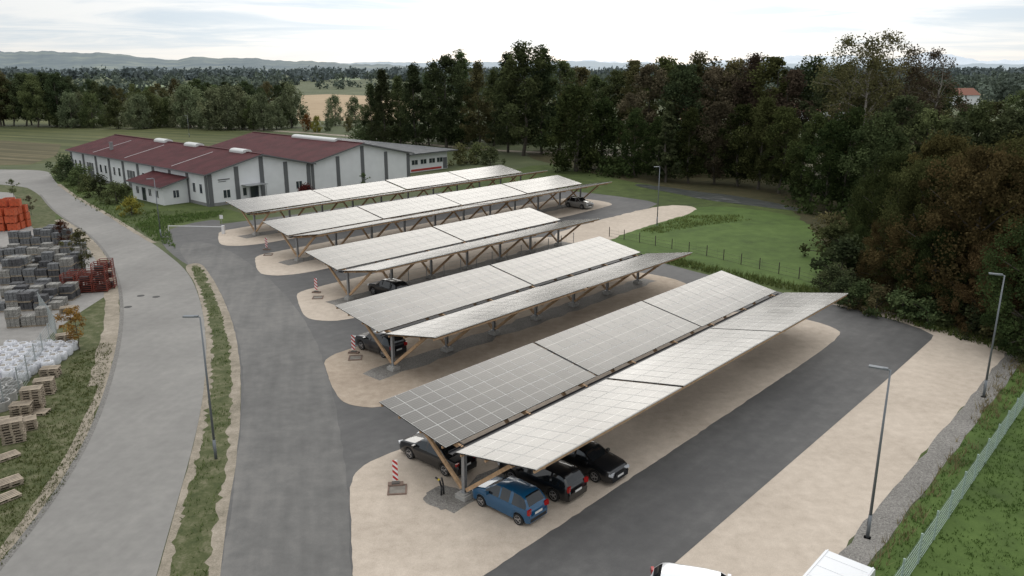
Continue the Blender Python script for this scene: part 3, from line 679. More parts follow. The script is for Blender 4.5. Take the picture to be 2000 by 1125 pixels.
for k, (u, v) in enumerate(((773, 948), (691, 690), (618, 572), (521, 488))):
    root = empty('warning_beacon', S(u, v) + Vector((0, 0, .028)), math.radians(8 if k == 0 else -10)); tag(root, 'red and white striped warning beacon on rubber foot', 'traffic beacon', group='striped traffic beacons')
    mb = MB(); mb.box((0, 0, .05), (.8, .36, .10), 0); mb.box((0, 0, .13), (.4, .24, .07), 1)
    mk('foot', mb.mesh('foot', [m_rubr, m_rub]), root)
    mb = MB(); mb.box((0, 0, .85), (.27, .045, 1.15)); mk('striped_board', mb.mesh('striped_board', [m_beac]), root)
    mb = MB()
    for x0, y0, sx_, sy_ in ((0, -.45, .98, .08), (0, .45, .98, .08), (-.45, 0, .08, .8), (.45, 0, .08, .8)): mb.box((x0, y0, .03), (sx_, sy_, .06), 1)
    mb.box((0, 0, .012), (.8, .8, .02), 0)
    o = mk('shaft_cover', mb.mesh('shaft_cover', [m_iron2, m_rubr]), loc=S(u + 3, v + 10) + Vector((0, 0, .028)), rot=(0, 0, .1)); tag(o, 'flat square shaft cover on the gravel', 'shaft cover', group='shaft covers on the gravel')
m_yel = mat('yellow_tape', (.6, .45, .05), .5)
root = empty('cable_conduit', S(862, 968) + Vector((0, 0, .02)), 0); tag(root, 'bent black cable conduits rising from pebbles', 'cable conduit')
mb = MB(); pts = [(0, 0, 0), (.02, 0, .5), (-.08, 0, .85), (-.28, .05, 1.0)]
for p, q in zip(pts[:-1], pts[1:]): mb.tube(p, q, .05, .05)
pts = [(.12, .1, 0), (.1, .1, .6), (.02, .1, .95)]
for p, q in zip(pts[:-1], pts[1:]): mb.tube(p, q, .045, .045)
mk('pipe', mb.mesh('pipe', [m_black], True), root)
mb = MB(); mb.tube((-.08, 0, .85), (-.16, .02, .91), .056, .056); mk('tape', mb.mesh('tape', [m_yel]), root)
sheet('pebble_patch', [S(u, v) for u, v in ((825, 980), (832, 960), (860, 948), (900, 952), (912, 975), (895, 990), (860, 998))], .033, m_pebble, 'patch of grey pebbles around the post foot', 'pebbles', amt=.08, step=.3)
root = empty('gate_barrier', S(437, 457), 0); tag(root, 'white boom barrier at the lot entrance', 'barrier')
m_wht = mat('white_metal', (.7, .7, .7), .5)
mb = MB(); mb.box((0, 0, .55), (.35, .35, 1.1)); mk('cabinet', mb.mesh('cabinet', [m_wht]), root)
e = S(330, 455) - S(437, 457)
mb = MB(); mb.bar((0, 0, .95), (e.x, e.y, .95), .07, .09); mk('boom', mb.mesh('boom', [m_wht]), root)
mb = MB(); mb.tube((e.x, e.y, 0), (e.x, e.y, .95), .04, .04); mk('rest_post', mb.mesh('rest_post', [m_wht]), root)
root = empty('sign_post', S(435, 452), 0); tag(root, 'slim white post sign beside the barrier', 'sign')
mb = MB(); mb.tube((0, 0, 0), (0, 0, 2.2), .03, .03); mk('post', mb.mesh('post', [m_steel]), root)
mb = MB(); mb.box((0, -.04, 1.95), (.45, .02, .5)); mk('sign_board', mb.mesh('sign_board', [m_wht]), root)

m_fence = mat('green_grey_wire', (.36, .45, .41), .5, .2)
m_fenceg = mat('galvanised_wire', (.36, .39, .39), .5, .3)
def bar_fence(pts, h, name, label, vs_step=.2, hs=.2, pw=.06, mt=m_fence, spacing=2.5, vt=.008):
    pts = [Vector((p.x, p.y, 0)) for p in pts]
    root = empty(name, pts[0]); tag(root, label, 'fence'); o = pts[0]
    wm = MB(); pb = MB(); pb.box((0, 0, h / 2 + .03), (pw, pw, h + .06)); pme = pb.mesh('fence_post', [mt])
    for a, b2 in zip(pts[:-1], pts[1:]):
        L_ = (b2 - a).length; npn = max(1, round(L_ / spacing))
        for k in range(npn + (1 if b2 is pts[-1] else 0)):
            p = a.lerp(b2, k / npn) - o; mk('fence_post', pme, root, p, (0, 0, math.atan2((b2 - a).y, (b2 - a).x)))
        z = .06
        while z <= h + .001: 
            wm.bar((a - o) + Vector((0, 0, z)), (b2 - o) + Vector((0, 0, z)), .018, .014); z += hs
        nv = int(L_ / vs_step)
        for k in range(nv):
            p = a.lerp(b2, (k + .5) / nv) - o; wm.box((p.x, p.y, h / 2), (vt, vt, h))
    mk('wire_mesh', wm.mesh('wire_mesh', [mt]), root)
bar_fence([AB(22, -6.9), AB(66, -6.8)], 1.45, 'mesh_fence', 'light green double-bar mesh fence on the grass', .2, .2, .08, vt=.007)
bar_fence([S(-60, 860), S(40, 770), S(112, 660), S(80, 612)], 1.9, 'mesh_fence', 'galvanised mesh fence around the storage yard', .2, mt=m_fenceg)
bar_fence([S(1190, 462), S(1380, 500), S(1560, 545), S(1640, 572)], 1.2, 'wire_fence', 'low wire fence along the meadow edge', 2.6, .4, .07, mat('old_post', (.07, .06, .05), .8))
bar_fence([S(762, 560), S(900, 530), S(1120, 475)], 1.3, 'wire_fence', 'low wire fence between two carports', 2.6, .4, .06, m_steel)

# ------------------------------------------------------------ storage yard goods
m_pal = mat('pallet_wood', (.30, .25, .19), .85, var=.35, vscale=2)
mb = MB()
for y in (-.35, 0, .35): mb.box((0, y, .02), (1.2, .1, .022)); mb.box((-.5, y, .075), (.14, .1, .085)); mb.box((0, y, .075), (.14, .1, .085)); mb.box((.5, y, .075), (.14, .1, .085))
for x in (-.52, 0, .52): mb.box((x, 0, .129), (.14, .8, .02))
for y in (-.34, -.17, 0, .17, .34): mb.box((0, y, .151), (1.2, .12, .02))
pal_me = mb.mesh('pallet', [m_pal])
def pallet_stack(p, n, rz=0):
    for k in range(n):
        o = mk('wooden_pallet', pal_me, loc=p + Vector((random.gauss(0, .02), random.gauss(0, .02), .02 + .165 * k)), rot=(0, 0, rz + random.gauss(0, .03))); tag(o, 'weathered wooden pallet stacked beside the yard fence', 'pallet', group='stacked wooden pallets')
pallet_stack(S(68, 800), 9, .3); pallet_stack(S(90, 768), 6, .3); pallet_stack(S(100, 735), 4, .2); pallet_stack(S(128, 672), 5, .5); pallet_stack(S(28, 862), 8, .5); pallet_stack(S(52, 838), 4, .5)
pallet_stack(S(15, 895), 1, .9); pallet_stack(S(75, 808), 1, .1); pallet_stack(S(18, 948), 2, .8); pallet_stack(S(133, 610), 3, .4); pallet_stack(S(0, 850), 6, .4); pallet_stack(S(12, 975), 1, 1.0); pallet_stack(S(45, 812), 5, .3)
def packmat(nm, c):
    m, nt, b = newmat(nm); tcn = nt.nodes.new('ShaderNodeTexCoord'); br = nt.nodes.new('ShaderNodeTexBrick')
    mp = nt.nodes.new('ShaderNodeMapping'); mp.inputs['Rotation'].default_value = (math.pi / 2, 0, .6)
    nt.links.new(tcn.outputs['Object'], mp.inputs[0]); nt.links.new(mp.outputs[0], br.inputs['Vector'])
    br.inputs['Scale'].default_value = 2.2; br.inputs['Color1'].default_value = (*c, 1); br.inputs['Color2'].default_value = (*[x * .7 for x in c], 1); br.inputs['Mortar'].default_value = (*[x * .25 for x in c], 1)
    nt.links.new(br.outputs['Color'], b.inputs['Base Color']); b.inputs['Roughness'].default_value = .9; return m
pm1, pm2, pm3 = packmat('grey_pavers', (.20, .205, .21)), packmat('dark_pavers', (.10, .10, .105)), packmat('pale_pavers', (.33, .32, .295))
def pack_mesh(m_):
    mb = MB()
    for k in range(4):
        for i in range(3):
            for j in range(3):
                mb.box((-.37 + .37 * i + random.gauss(0, .006), -.3 + .3 * j + random.gauss(0, .006), .25 + .2 * k), (.34, .27, .18), 0)
    for y in (-.36, 0, .36): mb.box((0, y, .05), (1.1, .1, .1), 1)
    mb.box((0, 0, .125), (1.1, .9, .03), 1)
    return mb.mesh('paver_stack', [m_, m_pal])
packs = [pack_mesh(m) for m in (pm1, pm2, pm3)]
def pack_grid(p, nx, ny, zs, ang, kinds, dx=1.16, dy=.98):
    d1 = Vector((math.cos(ang), math.sin(ang), 0)); d2 = Vector((-math.sin(ang), math.cos(ang), 0))
    for i in range(nx):
        for j in range(ny):
            if random.random() < .05: continue
            hs = random.uniform(.7, 1.0)
            for k in range(random.choice(zs)):
                o = mk('paver_stack', packs[random.choice(kinds)], loc=p + d1 * (i * dx + random.gauss(0, .03)) + d2 * (j * dy + random.gauss(0, .03)) + Vector((0, 0, .015 + .95 * hs * k)), rot=(0, 0, ang + random.gauss(0, .03)), scale=(random.uniform(.88, 1), random.uniform(.85, 1), hs))
                tag(o, 'palletised stack of grey concrete paving blocks', 'paving blocks', group='stacked packs of paving blocks')
pack_grid(S(2, 608), 5, 5, [1, 2, 2], .15, [0, 1, 2]); pack_grid(S(14, 556), 6, 4, [2, 3, 3], .15, [0, 0, 1, 2]); pack_grid(S(-20, 514), 9, 2, [2, 2, 3], .15, [0, 0, 2]); pack_grid(S(34, 492), 6, 3, [2, 3, 3], .15, [0, 2, 0]); pack_grid(S(30, 638), 3, 1, [1, 2], .2, [2])
m_cage = mat('rust_red_lacquer', (.17, .035, .022), .6, var=.35); m_orange = mat('orange_plastic', (.46, .085, .03), .6, var=.3)
mb = MB(); X, Y, Z = .6, .5, .9
for sx_ in (-1, 1):
    for sy_ in (-1, 1): mb.box((sx_ * X, sy_ * Y, Z / 2 + .03), (.06, .06, Z))
for z in (.15, .35, .55, .75, .92):
    for s_ in (-1, 1): mb.box((0, s_ * Y, z), (1.14, .03, .05)); mb.box((s_ * X, 0, z), (.03, .94, .05))
mb.box((0, 0, .13), (1.1, .9, .03)); mb.box((0, 0, .4), (.8, .6, .4), 1)
cage_me = mb.mesh('steel_crate', [m_cage, m_trim])
mb = MB(); mb.box((0, 0, .12), (1.2, 1.0, .05)); mb.box((0, .48, .55), (1.2, .05, .85)); mb.box((0, -.48, .55), (1.2, .05, .85)); mb.box((.58, 0, .55), (.05, .9, .85)); mb.box((-.58, 0, .55), (.05, .9, .85))
for x in (-.5, 0, .5): mb.box((x, 0, .05), (.1, 1.0, .1)); mb.box((x, .52, .55), (.06, .04, .8)); mb.box((x, -.52, .55), (.06, .04, .8))
crate_me = mb.mesh('orange_crate', [m_orange])
for i in range(3):
    for j in range(2):
        for k in range(3 if i == 2 else 2):
            o = mk('steel_crate', cage_me, loc=S(138, 572) + Vector((i * 1.38 + random.gauss(0, .05), j * 1.25 + i * .3, .015 + .96 * k)), rot=(0, 0, .22 + random.gauss(0, .04))); tag(o, 'rust-red steel crate in the storage yard', 'crate', group='red steel crates')
for i in range(4):
    for j in range(3):
        for k in range((4 if j else 3) - (i % 2 if j == 2 else 0)):
            o = mk('orange_crate', crate_me, loc=S(-45, 452) + Vector((i * 1.5 + random.gauss(0, .05), j * 1.3 + i * .2, .015 + 1.0 * k)), rot=(0, 0, .15 + random.gauss(0, .06))); tag(o, 'bright orange crate in a tall stack', 'crate', group='stacked orange crates')
m_bag = mat('white_woven_bag', (.62, .63, .66), .85, var=.12, vscale=3, bump=.2)
m_fill = mat('bag_filling', (.26, .24, .21), .95, var=.3, vscale=14)
def bag_mesh(seed):
    r_ = random.Random(seed); n = 16; vs = []; fs = []
    prof = [(.40, .0), (.47, .12), (.50, .4), (.48, .68), (.42, .82), (.36, .88), (.31, .80)]
    for rr, z in prof:
        for i in range(n):
            a = 2 * math.pi * i / n; c, s_ = math.cos(a), math.sin(a); k = (abs(c) ** 4 + abs(s_) ** 4) ** -.25
            q = rr * k * (1 + r_.gauss(0, .02)); vs.append((q * c, q * s_, z + r_.gauss(0, .02)))
    for j in range(len(prof) - 1):
        for i in range(n): fs.append((j * n + i, j * n + (i + 1) % n, (j + 1) * n + (i + 1) % n, (j + 1) * n + i))
    mb = MB(); mb.add(vs, fs, 0); m0 = (len(prof) - 1) * n; mb.add([vs[m0 + i] for i in range(n)], [tuple(range(n))], 1)
    for sx_ in (-1, 1):
        for sy_ in (-1, 1):
            mb.bar((sx_ * .40, sy_ * .2, .80), (sx_ * .27, sy_ * .12, .98), .06, .012); mb.bar((sx_ * .27, sy_ * .12, .98), (sx_ * .38, sy_ * .36, .80), .06, .012)
    return mb.mesh('bulk_bag', [m_bag, m_fill], False)
bags = [bag_mesh(s_) for s_ in range(4)]
for i in range(6):
    for j in range(7):
        p = S(-56, 742) + Vector((i * .92 - j * .12 + random.gauss(0, .04), j * .98 + random.gauss(0, .04), .015))
        if i == 5 and j < 2: continue
        sb = random.uniform(.78, .86)
        o = mk('bulk_bag', bags[random.randrange(4)], loc=p, rot=(0, 0, random.gauss(.1, .12)), scale=(sb, sb, random.uniform(.7, .95))); tag(o, 'white woven bulk bag filled with gravel', 'bulk bag', group='white bulk bags in the yard')
for i, (u, v) in enumerate(((5, 800), (18, 782), (30, 765), (-5, 775), (12, 758))):
    mb = MB(); n = 20; vs = []
    for rr, z in ((.5, 0), (.5, .6), (.42, .6), (.42, 0)):
        vs += [(rr * math.cos(2 * math.pi * k / n), rr * math.sin(2 * math.pi * k / n), z) for k in range(n)]
    mb.add(vs, [(j * n + k, j * n + (k + 1) % n, (j + 1) * n + (k + 1) % n, (j + 1) * n + k) for j in range(3) for k in range(n)])
    o = mk('concrete_ring', mb.mesh('concrete_ring', [m_conc]), loc=S(u, v) + Vector((0, 0, .015))); tag(o, 'grey concrete well ring stored in the yard', 'concrete ring', group='concrete well rings')

# ------------------------------------------------------------ vegetation
m_bark = mat('tree_bark', (.08, .07, .055), .9, var=.3, vscale=4)
m_birch = mat('pale_bark', (.24, .22, .19), .9, var=.4, vscale=4)
def leaves(name, C, Rd, n_per, size, mats, flat=1.0, shade=None):
    Nc = len(C); n = Nc * n_per
    base = np.repeat(C, n_per, 0); rd = np.repeat(Rd, n_per)
    d = rng.normal(size=(n, 3)); d /= np.linalg.norm(d, axis=1)[:, None]; d[:, 2] *= flat
    pos = base + d * (rd * rng.random(n) ** .45)[:, None]
    u = rng.normal(size=(n, 3)); u /= np.linalg.norm(u, axis=1)[:, None]
    v = np.cross(u, rng.normal(size=(n, 3))); v /= np.linalg.norm(v, axis=1)[:, None]
    s = size * rng.uniform(.6, 1.3, n)
    u *= s[:, None] * .5; v *= s[:, None] * .36
    V = np.stack([pos - u, pos - v * .9 + u * .1, pos + u, pos + v], 1).reshape(-1, 3)
    me = bpy.data.meshes.new(name); me.vertices.add(4 * n); me.vertices.foreach_set('co', V.ravel())
    me.loops.add(4 * n); me.loops.foreach_set('vertex_index', np.arange(4 * n)); me.polygons.add(n)
    me.polygons.foreach_set('loop_start', np.arange(0, 4 * n, 4))
    me.update(calc_edges=True)
    sh = np.repeat(shade if shade is not None else rng.random(Nc), n_per) * .65 + rng.random(n) * .35
    at = me.attributes.new('shade', 'FLOAT', 'POINT'); at.data.foreach_set('value', np.repeat(sh, 4).astype(np.float32))
    for m_ in mats: me.materials.append(m_)
    return me
def make_tree(h, R, z0, prof, nc, npl, cr, ls, flat=1.0, limbs=14, bark=None, tr=.3, seed=0, twigs=0):
    global rng
    rng = np.random.default_rng(seed + 100); rd = random.Random(seed)
    C = []
    lobes = [(rd.uniform(0, 6.28), rd.uniform(.6, 1.25)) for _ in range(7)]
    while len(C) < nc:
        t = rng.random(); ang = rng.random() * 6.283
        r = R * prof(t)
        k = 1 + .32 * math.sin(ang * 2 + lobes[0][0] + t * 4) * lobes[0][1] + .2 * math.sin(ang * 5 + lobes[1][0] + t * 9)
        rr = r * k * rng.random() ** .42
        C.append((rr * math.cos(ang), rr * math.sin(ang), z0 + (h - z0) * t))
    C = np.array(C); Rd = cr * rng.uniform(.55, 1.35, nc)
    me = leaves('crown', C, Rd, npl, ls, [m_bark], flat)
    mb = MB(); px = py = 0; prev = Vector((0, 0, -.1)); pr = tr; ns = 7; joints = []
    for k in range(1, ns + 1):
        z = h * .9 * k / ns; px += rd.gauss(0, h * .008); py += rd.gauss(0, h * .008)
        q = Vector((px, py, z)); r2 = tr * (1 - .88 * k / ns); mb.tube(prev, q, pr, r2, 8, 0, False); prev, pr = q, r2; joints.append((q, r2))
    for k in range(limbs):
        c = Vector(C[rd.randrange(nc)]); j = min(joints, key=lambda J: abs(J[0].z - (c.z - (Vector((c.x, c.y, 0)).length) * .7)))
        mid = j[0].lerp(c, .5) + Vector((0, 0, .05 * h * rd.random())); r0 = max(.03, j[1] * .5)
        mb.tube(j[0], mid, r0, r0 * .6, 6, 0, False); mb.tube(mid, c, r0 * .6, .015, 5, 0, False)
        for _ in range(twigs):
            e = c + Vector((rd.gauss(0, .8), rd.gauss(0, .8), abs(rd.gauss(.4, .6)))) * (h * .04); s0 = mid.lerp(c, rd.random()); mb.tube(s0, e, .025, .008, 3, 0, False)
    return mb.mesh('trunk', [bark or m_bark], True), me, h
oval = lambda t: max(.12, math.sin(math.pi * min(1, t * .9 + .08)) ** .65)
dome_ = lambda t: max(.1, math.sqrt(max(0, 1 - (t * 1.02 - .15) ** 2 * 1.25)) if t > .12 else .75)
tall = lambda t: max(.15, (1 - t ** 2.2) * .9 + .08)
cone = lambda t: max(.04, 1 - t)
TREES = {
 'oval': [make_tree(20, 4.6, 2.5, oval, 95, 115, 1.2, .42, seed=s_) for s_ in (1, 2, 3)],
 'tall': [make_tree(24, 4.0, 2.5, tall, 110, 110, 1.2, .42, seed=s_) for s_ in (4, 5, 6)],
 'willow': [make_tree(12, 4.2, .8, dome_, 70, 90, 1.15, .45, 1.4, seed=s_) for s_ in (7, 8)],
 'big': [make_tree(15, 6.0, 1.2, dome_, 230, 170, 1.05, .25, seed=s_, limbs=30, tr=.4) for s_ in (9, 10, 20)],
 'sparse': [make_tree(24, 4.0, 6, oval, 85, 70, 1.3, .33, seed=s_, limbs=40, twigs=4, bark=m_birch) for s_ in (11, 12)],
 'conifer': [make_tree(18, 3.4, .8, cone, 110, 75, .8, .45, .6, seed=13, limbs=10)],
 'bush': [make_tree(2.0, 1.3, .15, dome_, 26, 70, .42, .17, seed=s_, limbs=8, tr=.05) for s_ in (14, 15)],
 'sapling': [make_tree(5.5, 1.3, 1.6, oval, 30, 60, .42, .17, seed=s_, limbs=12, tr=.06) for s_ in (16, 17)],
}
LM = {  # leaf colours of the far trees carry a slight haze lift
 'dark': leafmat('dark_foliage', (.028, .040, .021), (.090, .110, .052)),
 'green': leafmat('green_foliage', (.042, .060, .026), (.138, .168, .073)),
 'willow': leafmat('willow_foliage', (.092, .112, .064), (.215, .24, .135)),
 'olive': leafmat('olive_foliage', (.058, .058, .028), (.16, .15, .070)),
 'brown': leafmat('brown_foliage', (.058, .049, .033), (.145, .120, .078)),
 'autumn': leafmat('autumn_foliage', (.044, .038, .017), (.135, .104, .044)),
 'orange': leafmat('orange_foliage', (.13, .075, .02), (.30, .18, .05)),
 'yellow': leafmat('yellow_foliage', (.13, .12, .025), (.30, .26, .06)),
 'red': leafmat('red_foliage', (.06, .022, .016), (.15, .055, .035)),
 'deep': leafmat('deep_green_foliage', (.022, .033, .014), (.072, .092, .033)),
 'moss': leafmat('olive_green_foliage', (.036, .042, .016), (.108, .115, .045)),
}
def tree(kind, p, h, lm, label, group, wide=1.0, name='tree', cat='tree'):
    tm, cm_, h0 = random.choice(TREES[kind]); s = h / h0
    root = empty(name, (p.x, p.y, 0), random.uniform(0, 6.28)); root.scale = (s * wide, s * wide, s)
    tag(root, label, cat, group=group)
    mk('trunk', tm, root); c = mk('crown', cm_, root)
    c.material_slots[0].link = 'OBJECT'; c.material_slots[0].material = LM[lm]
def tv(kind, u, vb, vt, lm, label, group, wide=1.0, **k): tree(kind, S(u, vb), hgt(vb, vt), lm, label, group, wide, **k)
for u, vb, vt, lm, w_ in ((728, 285, 165, 'dark', 1), (752, 290, 138, 'dark', .95), (782, 284, 150, 'green', 1), (812, 292, 128, 'dark', 1), (838, 284, 145, 'green', .9), (872, 292, 112, 'dark', 1), (902, 286, 104, 'green', 1), (935, 292, 124, 'olive', 1), (965, 285, 136, 'green', .9), (992, 298, 108, 'dark', 1), (1022, 304, 92, 'green', 1.05), (1058, 300, 96, 'dark', 1.05), (1092, 292, 122, 'green', 1), (1130, 290, 134, 'olive', 1), (1160, 296, 150, 'green', 1)):
    tv('tall' if random.random() < .6 else 'oval', u, vb, vt, lm, 'tall leafy tree in a row behind the halls', 'tall trees behind the halls', w_ * 1.16)
for u, vb, vt in ((745, 272, 178), (800, 272, 175), (860, 274, 170), (920, 275, 170), (985, 278, 165), (1050, 280, 165), (1110, 280, 170)):
    tv('oval', u, vb, vt, 'moss', 'dark broadleaf tree in dense belt', 'dark broadleaf trees', 1.25)
tv('willow', 1125, 335, 178, 'deep', 'broad dark drooping tree beside the pond', 'dark broadleaf trees', 1.05)
tv('willow', 1175, 330, 200, 'deep', 'broad dark drooping tree beside the pond', 'dark broadleaf trees', 1.0)
for u, vb, vt, k_, lm in ((1200, 300, 140, 'oval', 'green'), (1235, 305, 122, 'oval', 'olive'), (1262, 322, 130, 'oval', 'brown'), (1290, 318, 116, 'oval', 'moss'), (1325, 330, 128, 'oval', 'dark'), (1355, 322, 112, 'oval', 'olive'), (1390, 330, 135, 'oval', 'brown'), (1425, 325, 120, 'oval', 'olive'), (1460, 335, 112, 'tall', 'brown'), (1495, 340, 116, 'oval', 'moss'), (1530, 345, 140, 'oval', 'brown'), (1565, 340, 120, 'oval', 'dark'),
    (1240, 345, 215, 'oval', 'deep'), (1300, 356, 200, 'conifer', 'dark'), (1345, 358, 215, 'oval', 'deep'), (1395, 360, 200, 'oval', 'brown'), (1440, 364, 205, 'oval', 'deep'), (1480, 370, 195, 'oval', 'moss'), (1520, 378, 210, 'oval', 'deep'), (1285, 350, 230, 'oval', 'deep'),
    (1580, 396, 225, 'oval', 'deep'), (1615, 410, 235, 'oval', 'deep'), (1562, 388, 240, 'conifer', 'deep'), (1650, 415, 215, 'oval', 'deep'), (1700, 430, 225, 'oval', 'green'), (1740, 420, 190, 'oval', 'dark'), (1790, 430, 215, 'oval', 'green'), (1840, 440, 235, 'oval', 'dark'), (1890, 430, 205, 'oval', 'green'), (1945, 440, 215, 'oval', 'dark'), (2000, 440, 220, 'oval', 'olive'), (2060, 450, 220, 'oval', 'green'),
    (1620, 360, 130, 'oval', 'dark'), (1680, 365, 150, 'oval', 'brown'), (1730, 360, 165, 'oval', 'dark'), (1780, 350, 155, 'oval', 'olive'), (1820, 345, 165, 'oval', 'dark'), (1870, 340, 205, 'oval', 'green'), (1920, 345, 200, 'oval', 'olive'), (1975, 350, 180, 'oval', 'green'), (2030, 350, 170, 'oval', 'dark')):
    tv(k_, u, vb, vt, lm, 'broadleaf tree in the wood beside the pond', 'trees in the pondside wood', 1.15)
for u, vb, vt, lm in ((1625, 375, 80, 'olive'), (1665, 385, 78, 'olive'), (1700, 375, 72, 'olive'), (1745, 370, 96, 'brown'), (1790, 372, 104, 'brown'), (1450, 330, 112, 'brown')):
    tv('sparse', u, vb, vt, lm, 'tall thin-leaved birch with airy crown', 'airy tall birches', 1.1)
for u, vb, vt, lm, w_ in ((1775, 580, 310, 'moss', .9), (1875, 620, 290, 'autumn', .95), (1965, 600, 268, 'moss', 1.05), (1735, 520, 305, 'deep', .85), (1820, 530, 265, 'autumn', .95), (2070, 640, 270, 'autumn', 1.1), (1930, 540, 280, 'moss', 1.0), (1720, 568, 420, 'autumn', .9), (1695, 490, 345, 'deep', .8), (2040, 700, 400, 'deep', 1.0), (1810, 622, 440, 'deep', .9), (1910, 648, 470, 'autumn', .9), (1675, 535, 440, 'deep', .8), (1990, 560, 300, 'autumn', .9)):
    tv('big', u, vb, vt, lm, 'broad autumn-brown tree at the lot corner' if lm == 'autumn' else 'broad dark green tree at the lot corner', 'broad autumn trees', w_)
for u, v, h in ((1620, 568, 2.4), (1640, 590, 2.2), (1675, 604, 2.4), (1710, 612, 2.2), (1760, 622, 2.4), (1810, 636, 2.2), (1850, 640, 2.6), (1900, 655, 2.2), (1950, 668, 2.4), (1985, 690, 2.6), (1635, 510, 4), (1625, 480, 3.5), (1640, 545, 4.0)):
    tree('bush', S(u, v), h, random.choice(['dark', 'olive', 'green']), 'ragged shrub at the wood edge', 'shrubs at the wood edge', 1.2, name='bush', cat='bush')
rr = random.Random(5)
for i in range(30):
    u = 110 + i * 15.5 + rr.uniform(-6, 6); vb = 246 + rr.uniform(-3, 4) + (u - 100) * .012
    tv('willow', u, vb, rr.uniform(182, 208) - (12 if 330 < u < 470 else 0), rr.choice(['willow', 'willow', 'green']), 'grey-green willow at the field edge', 'willows at the field edge', 1.1)
for u, vb, vt, lm in ((570, 250, 168, 'willow'), (655, 245, 190, 'willow'), (695, 245, 192, 'willow'), (600, 256, 225, 'orange'), (620, 258, 228, 'yellow'), (640, 256, 232, 'willow'), (680, 258, 230, 'olive')):
    tv('willow', u, vb, vt, lm, 'grey-green willow at the field edge', 'willows at the field edge', 1.0)
for i in range(36):
    u = -20 + i * 16.5 + rr.uniform(-6, 6); near = u < 150
    vb = (246 if near else 222) + rr.uniform(-4, 4)
    tv('oval', u, vb, rr.uniform(134, 160) if near else rr.uniform(152, 176), rr.choice(['dark', 'green', 'dark', 'olive']), 'dark broadleaf tree in the field belt', 'dark trees in the field belt', 1.2)
for u, v, h, lm in ((130, 352, 4.2, 'dark'), (155, 362, 3.4, 'green'), (172, 372, 2.6, 'green'), (198, 384, 3.2, 'dark'), (228, 398, 3.0, 'green'), (258, 420, 2.4, 'yellow'), (245, 385, 2.0, 'green'), (122, 345, 3, 'green'), (900, 322, 4, 'olive'), (930, 318, 4, 'green'), (958, 322, 3.5, 'dark'), (600, 392, 2.5, 'red')):
    tree('bush', S(u, v), h, lm, 'rounded garden shrub beside the hall', 'shrubs beside the hall', 1.1, name='bush', cat='bush')
for u, vb, vt, lm in ((156, 684, 588, 'orange'), (163, 540, 448, 'olive'), (128, 492, 430, 'red'), (62, 420, 382, 'brown'), (28, 386, 350, 'green'), (712, 372, 338, 'green')):
    tv('sapling', u, vb, vt, lm, 'young street tree on the verge', 'young trees on the verge', 1.25)
def wood(name, spots, size, lm, label, npl=12):
    global rng
    rng = np.random.default_rng(33); C = []; Rd = []
    for (x, y, h, R_) in spots:
        for _ in range(7):
            C.append((x + rng.normal() * R_ * .5, y + rng.normal() * R_ * .5, h * rng.uniform(.15, .9))); Rd.append(R_ * rng.uniform(.35, .6))
    me = leaves(name, np.array(C), np.array(Rd), npl, size, [LM[lm]]); o = mk(name, me); tag(o, label, 'wood', 'stuff')
LM['far'] = leafmat('haze_tinted_foliage', (.085, .105, .09), (.125, .148, .115), 0.1)  # distance haze mixed into the leaf colour
LM['vfar'] = leafmat('haze_tinted_far_foliage', (.165, .20, .21), (.195, .23, .23), 0.1)  # stronger haze put into the colour near the horizon
sp1, sp2 = [], []
for i in range(800):
    v = rr.uniform(158, 205); u = rr.uniform(-250, 2250)
    if 560 < u < 870 and v > 176: continue
    if u < 760 and (int(v / 8) + int(u / 150)) % 2 == 0: continue
    p = S(u, v); sp1.append((p.x, p.y, rr.uniform(9, 17), rr.uniform(5, 9)))
for i in range(1300):
    v = 130 + 6 + 24 * rr.random() ** 1.3; u = rr.uniform(-250, 2250)
    if (int(v / 5) + int((u + 40 * math.sin(v)) / 130)) % 2 == 0: continue
    p = S(u, v); sp2.append((p.x, p.y, rr.uniform(10, 14), rr.uniform(12, 26)))
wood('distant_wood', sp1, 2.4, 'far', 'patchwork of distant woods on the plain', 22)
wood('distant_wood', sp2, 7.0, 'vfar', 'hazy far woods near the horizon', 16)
sp3 = []
for i in range(420):
    u = rr.uniform(1180, 2080); v = rr.uniform(325, 348) if u < 1550 else rr.uniform(360, 520)
    if u > 1550 and v > 400 + (u - 1550) * .6: continue
    p = S(u, v); sp3.append((p.x, p.y, rr.uniform(1.5, 4.5), rr.uniform(1.5, 3)))
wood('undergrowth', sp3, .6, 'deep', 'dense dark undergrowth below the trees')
sp4 = []
for i in range(160):
    u = rr.uniform(700, 1180); p = S(u, rr.uniform(268, 283)); sp4.append((p.x, p.y, rr.uniform(2, 7), rr.uniform(2, 4)))
wood('undergrowth', sp4, .8, 'dark', 'hedge-like undergrowth below the tall trees')

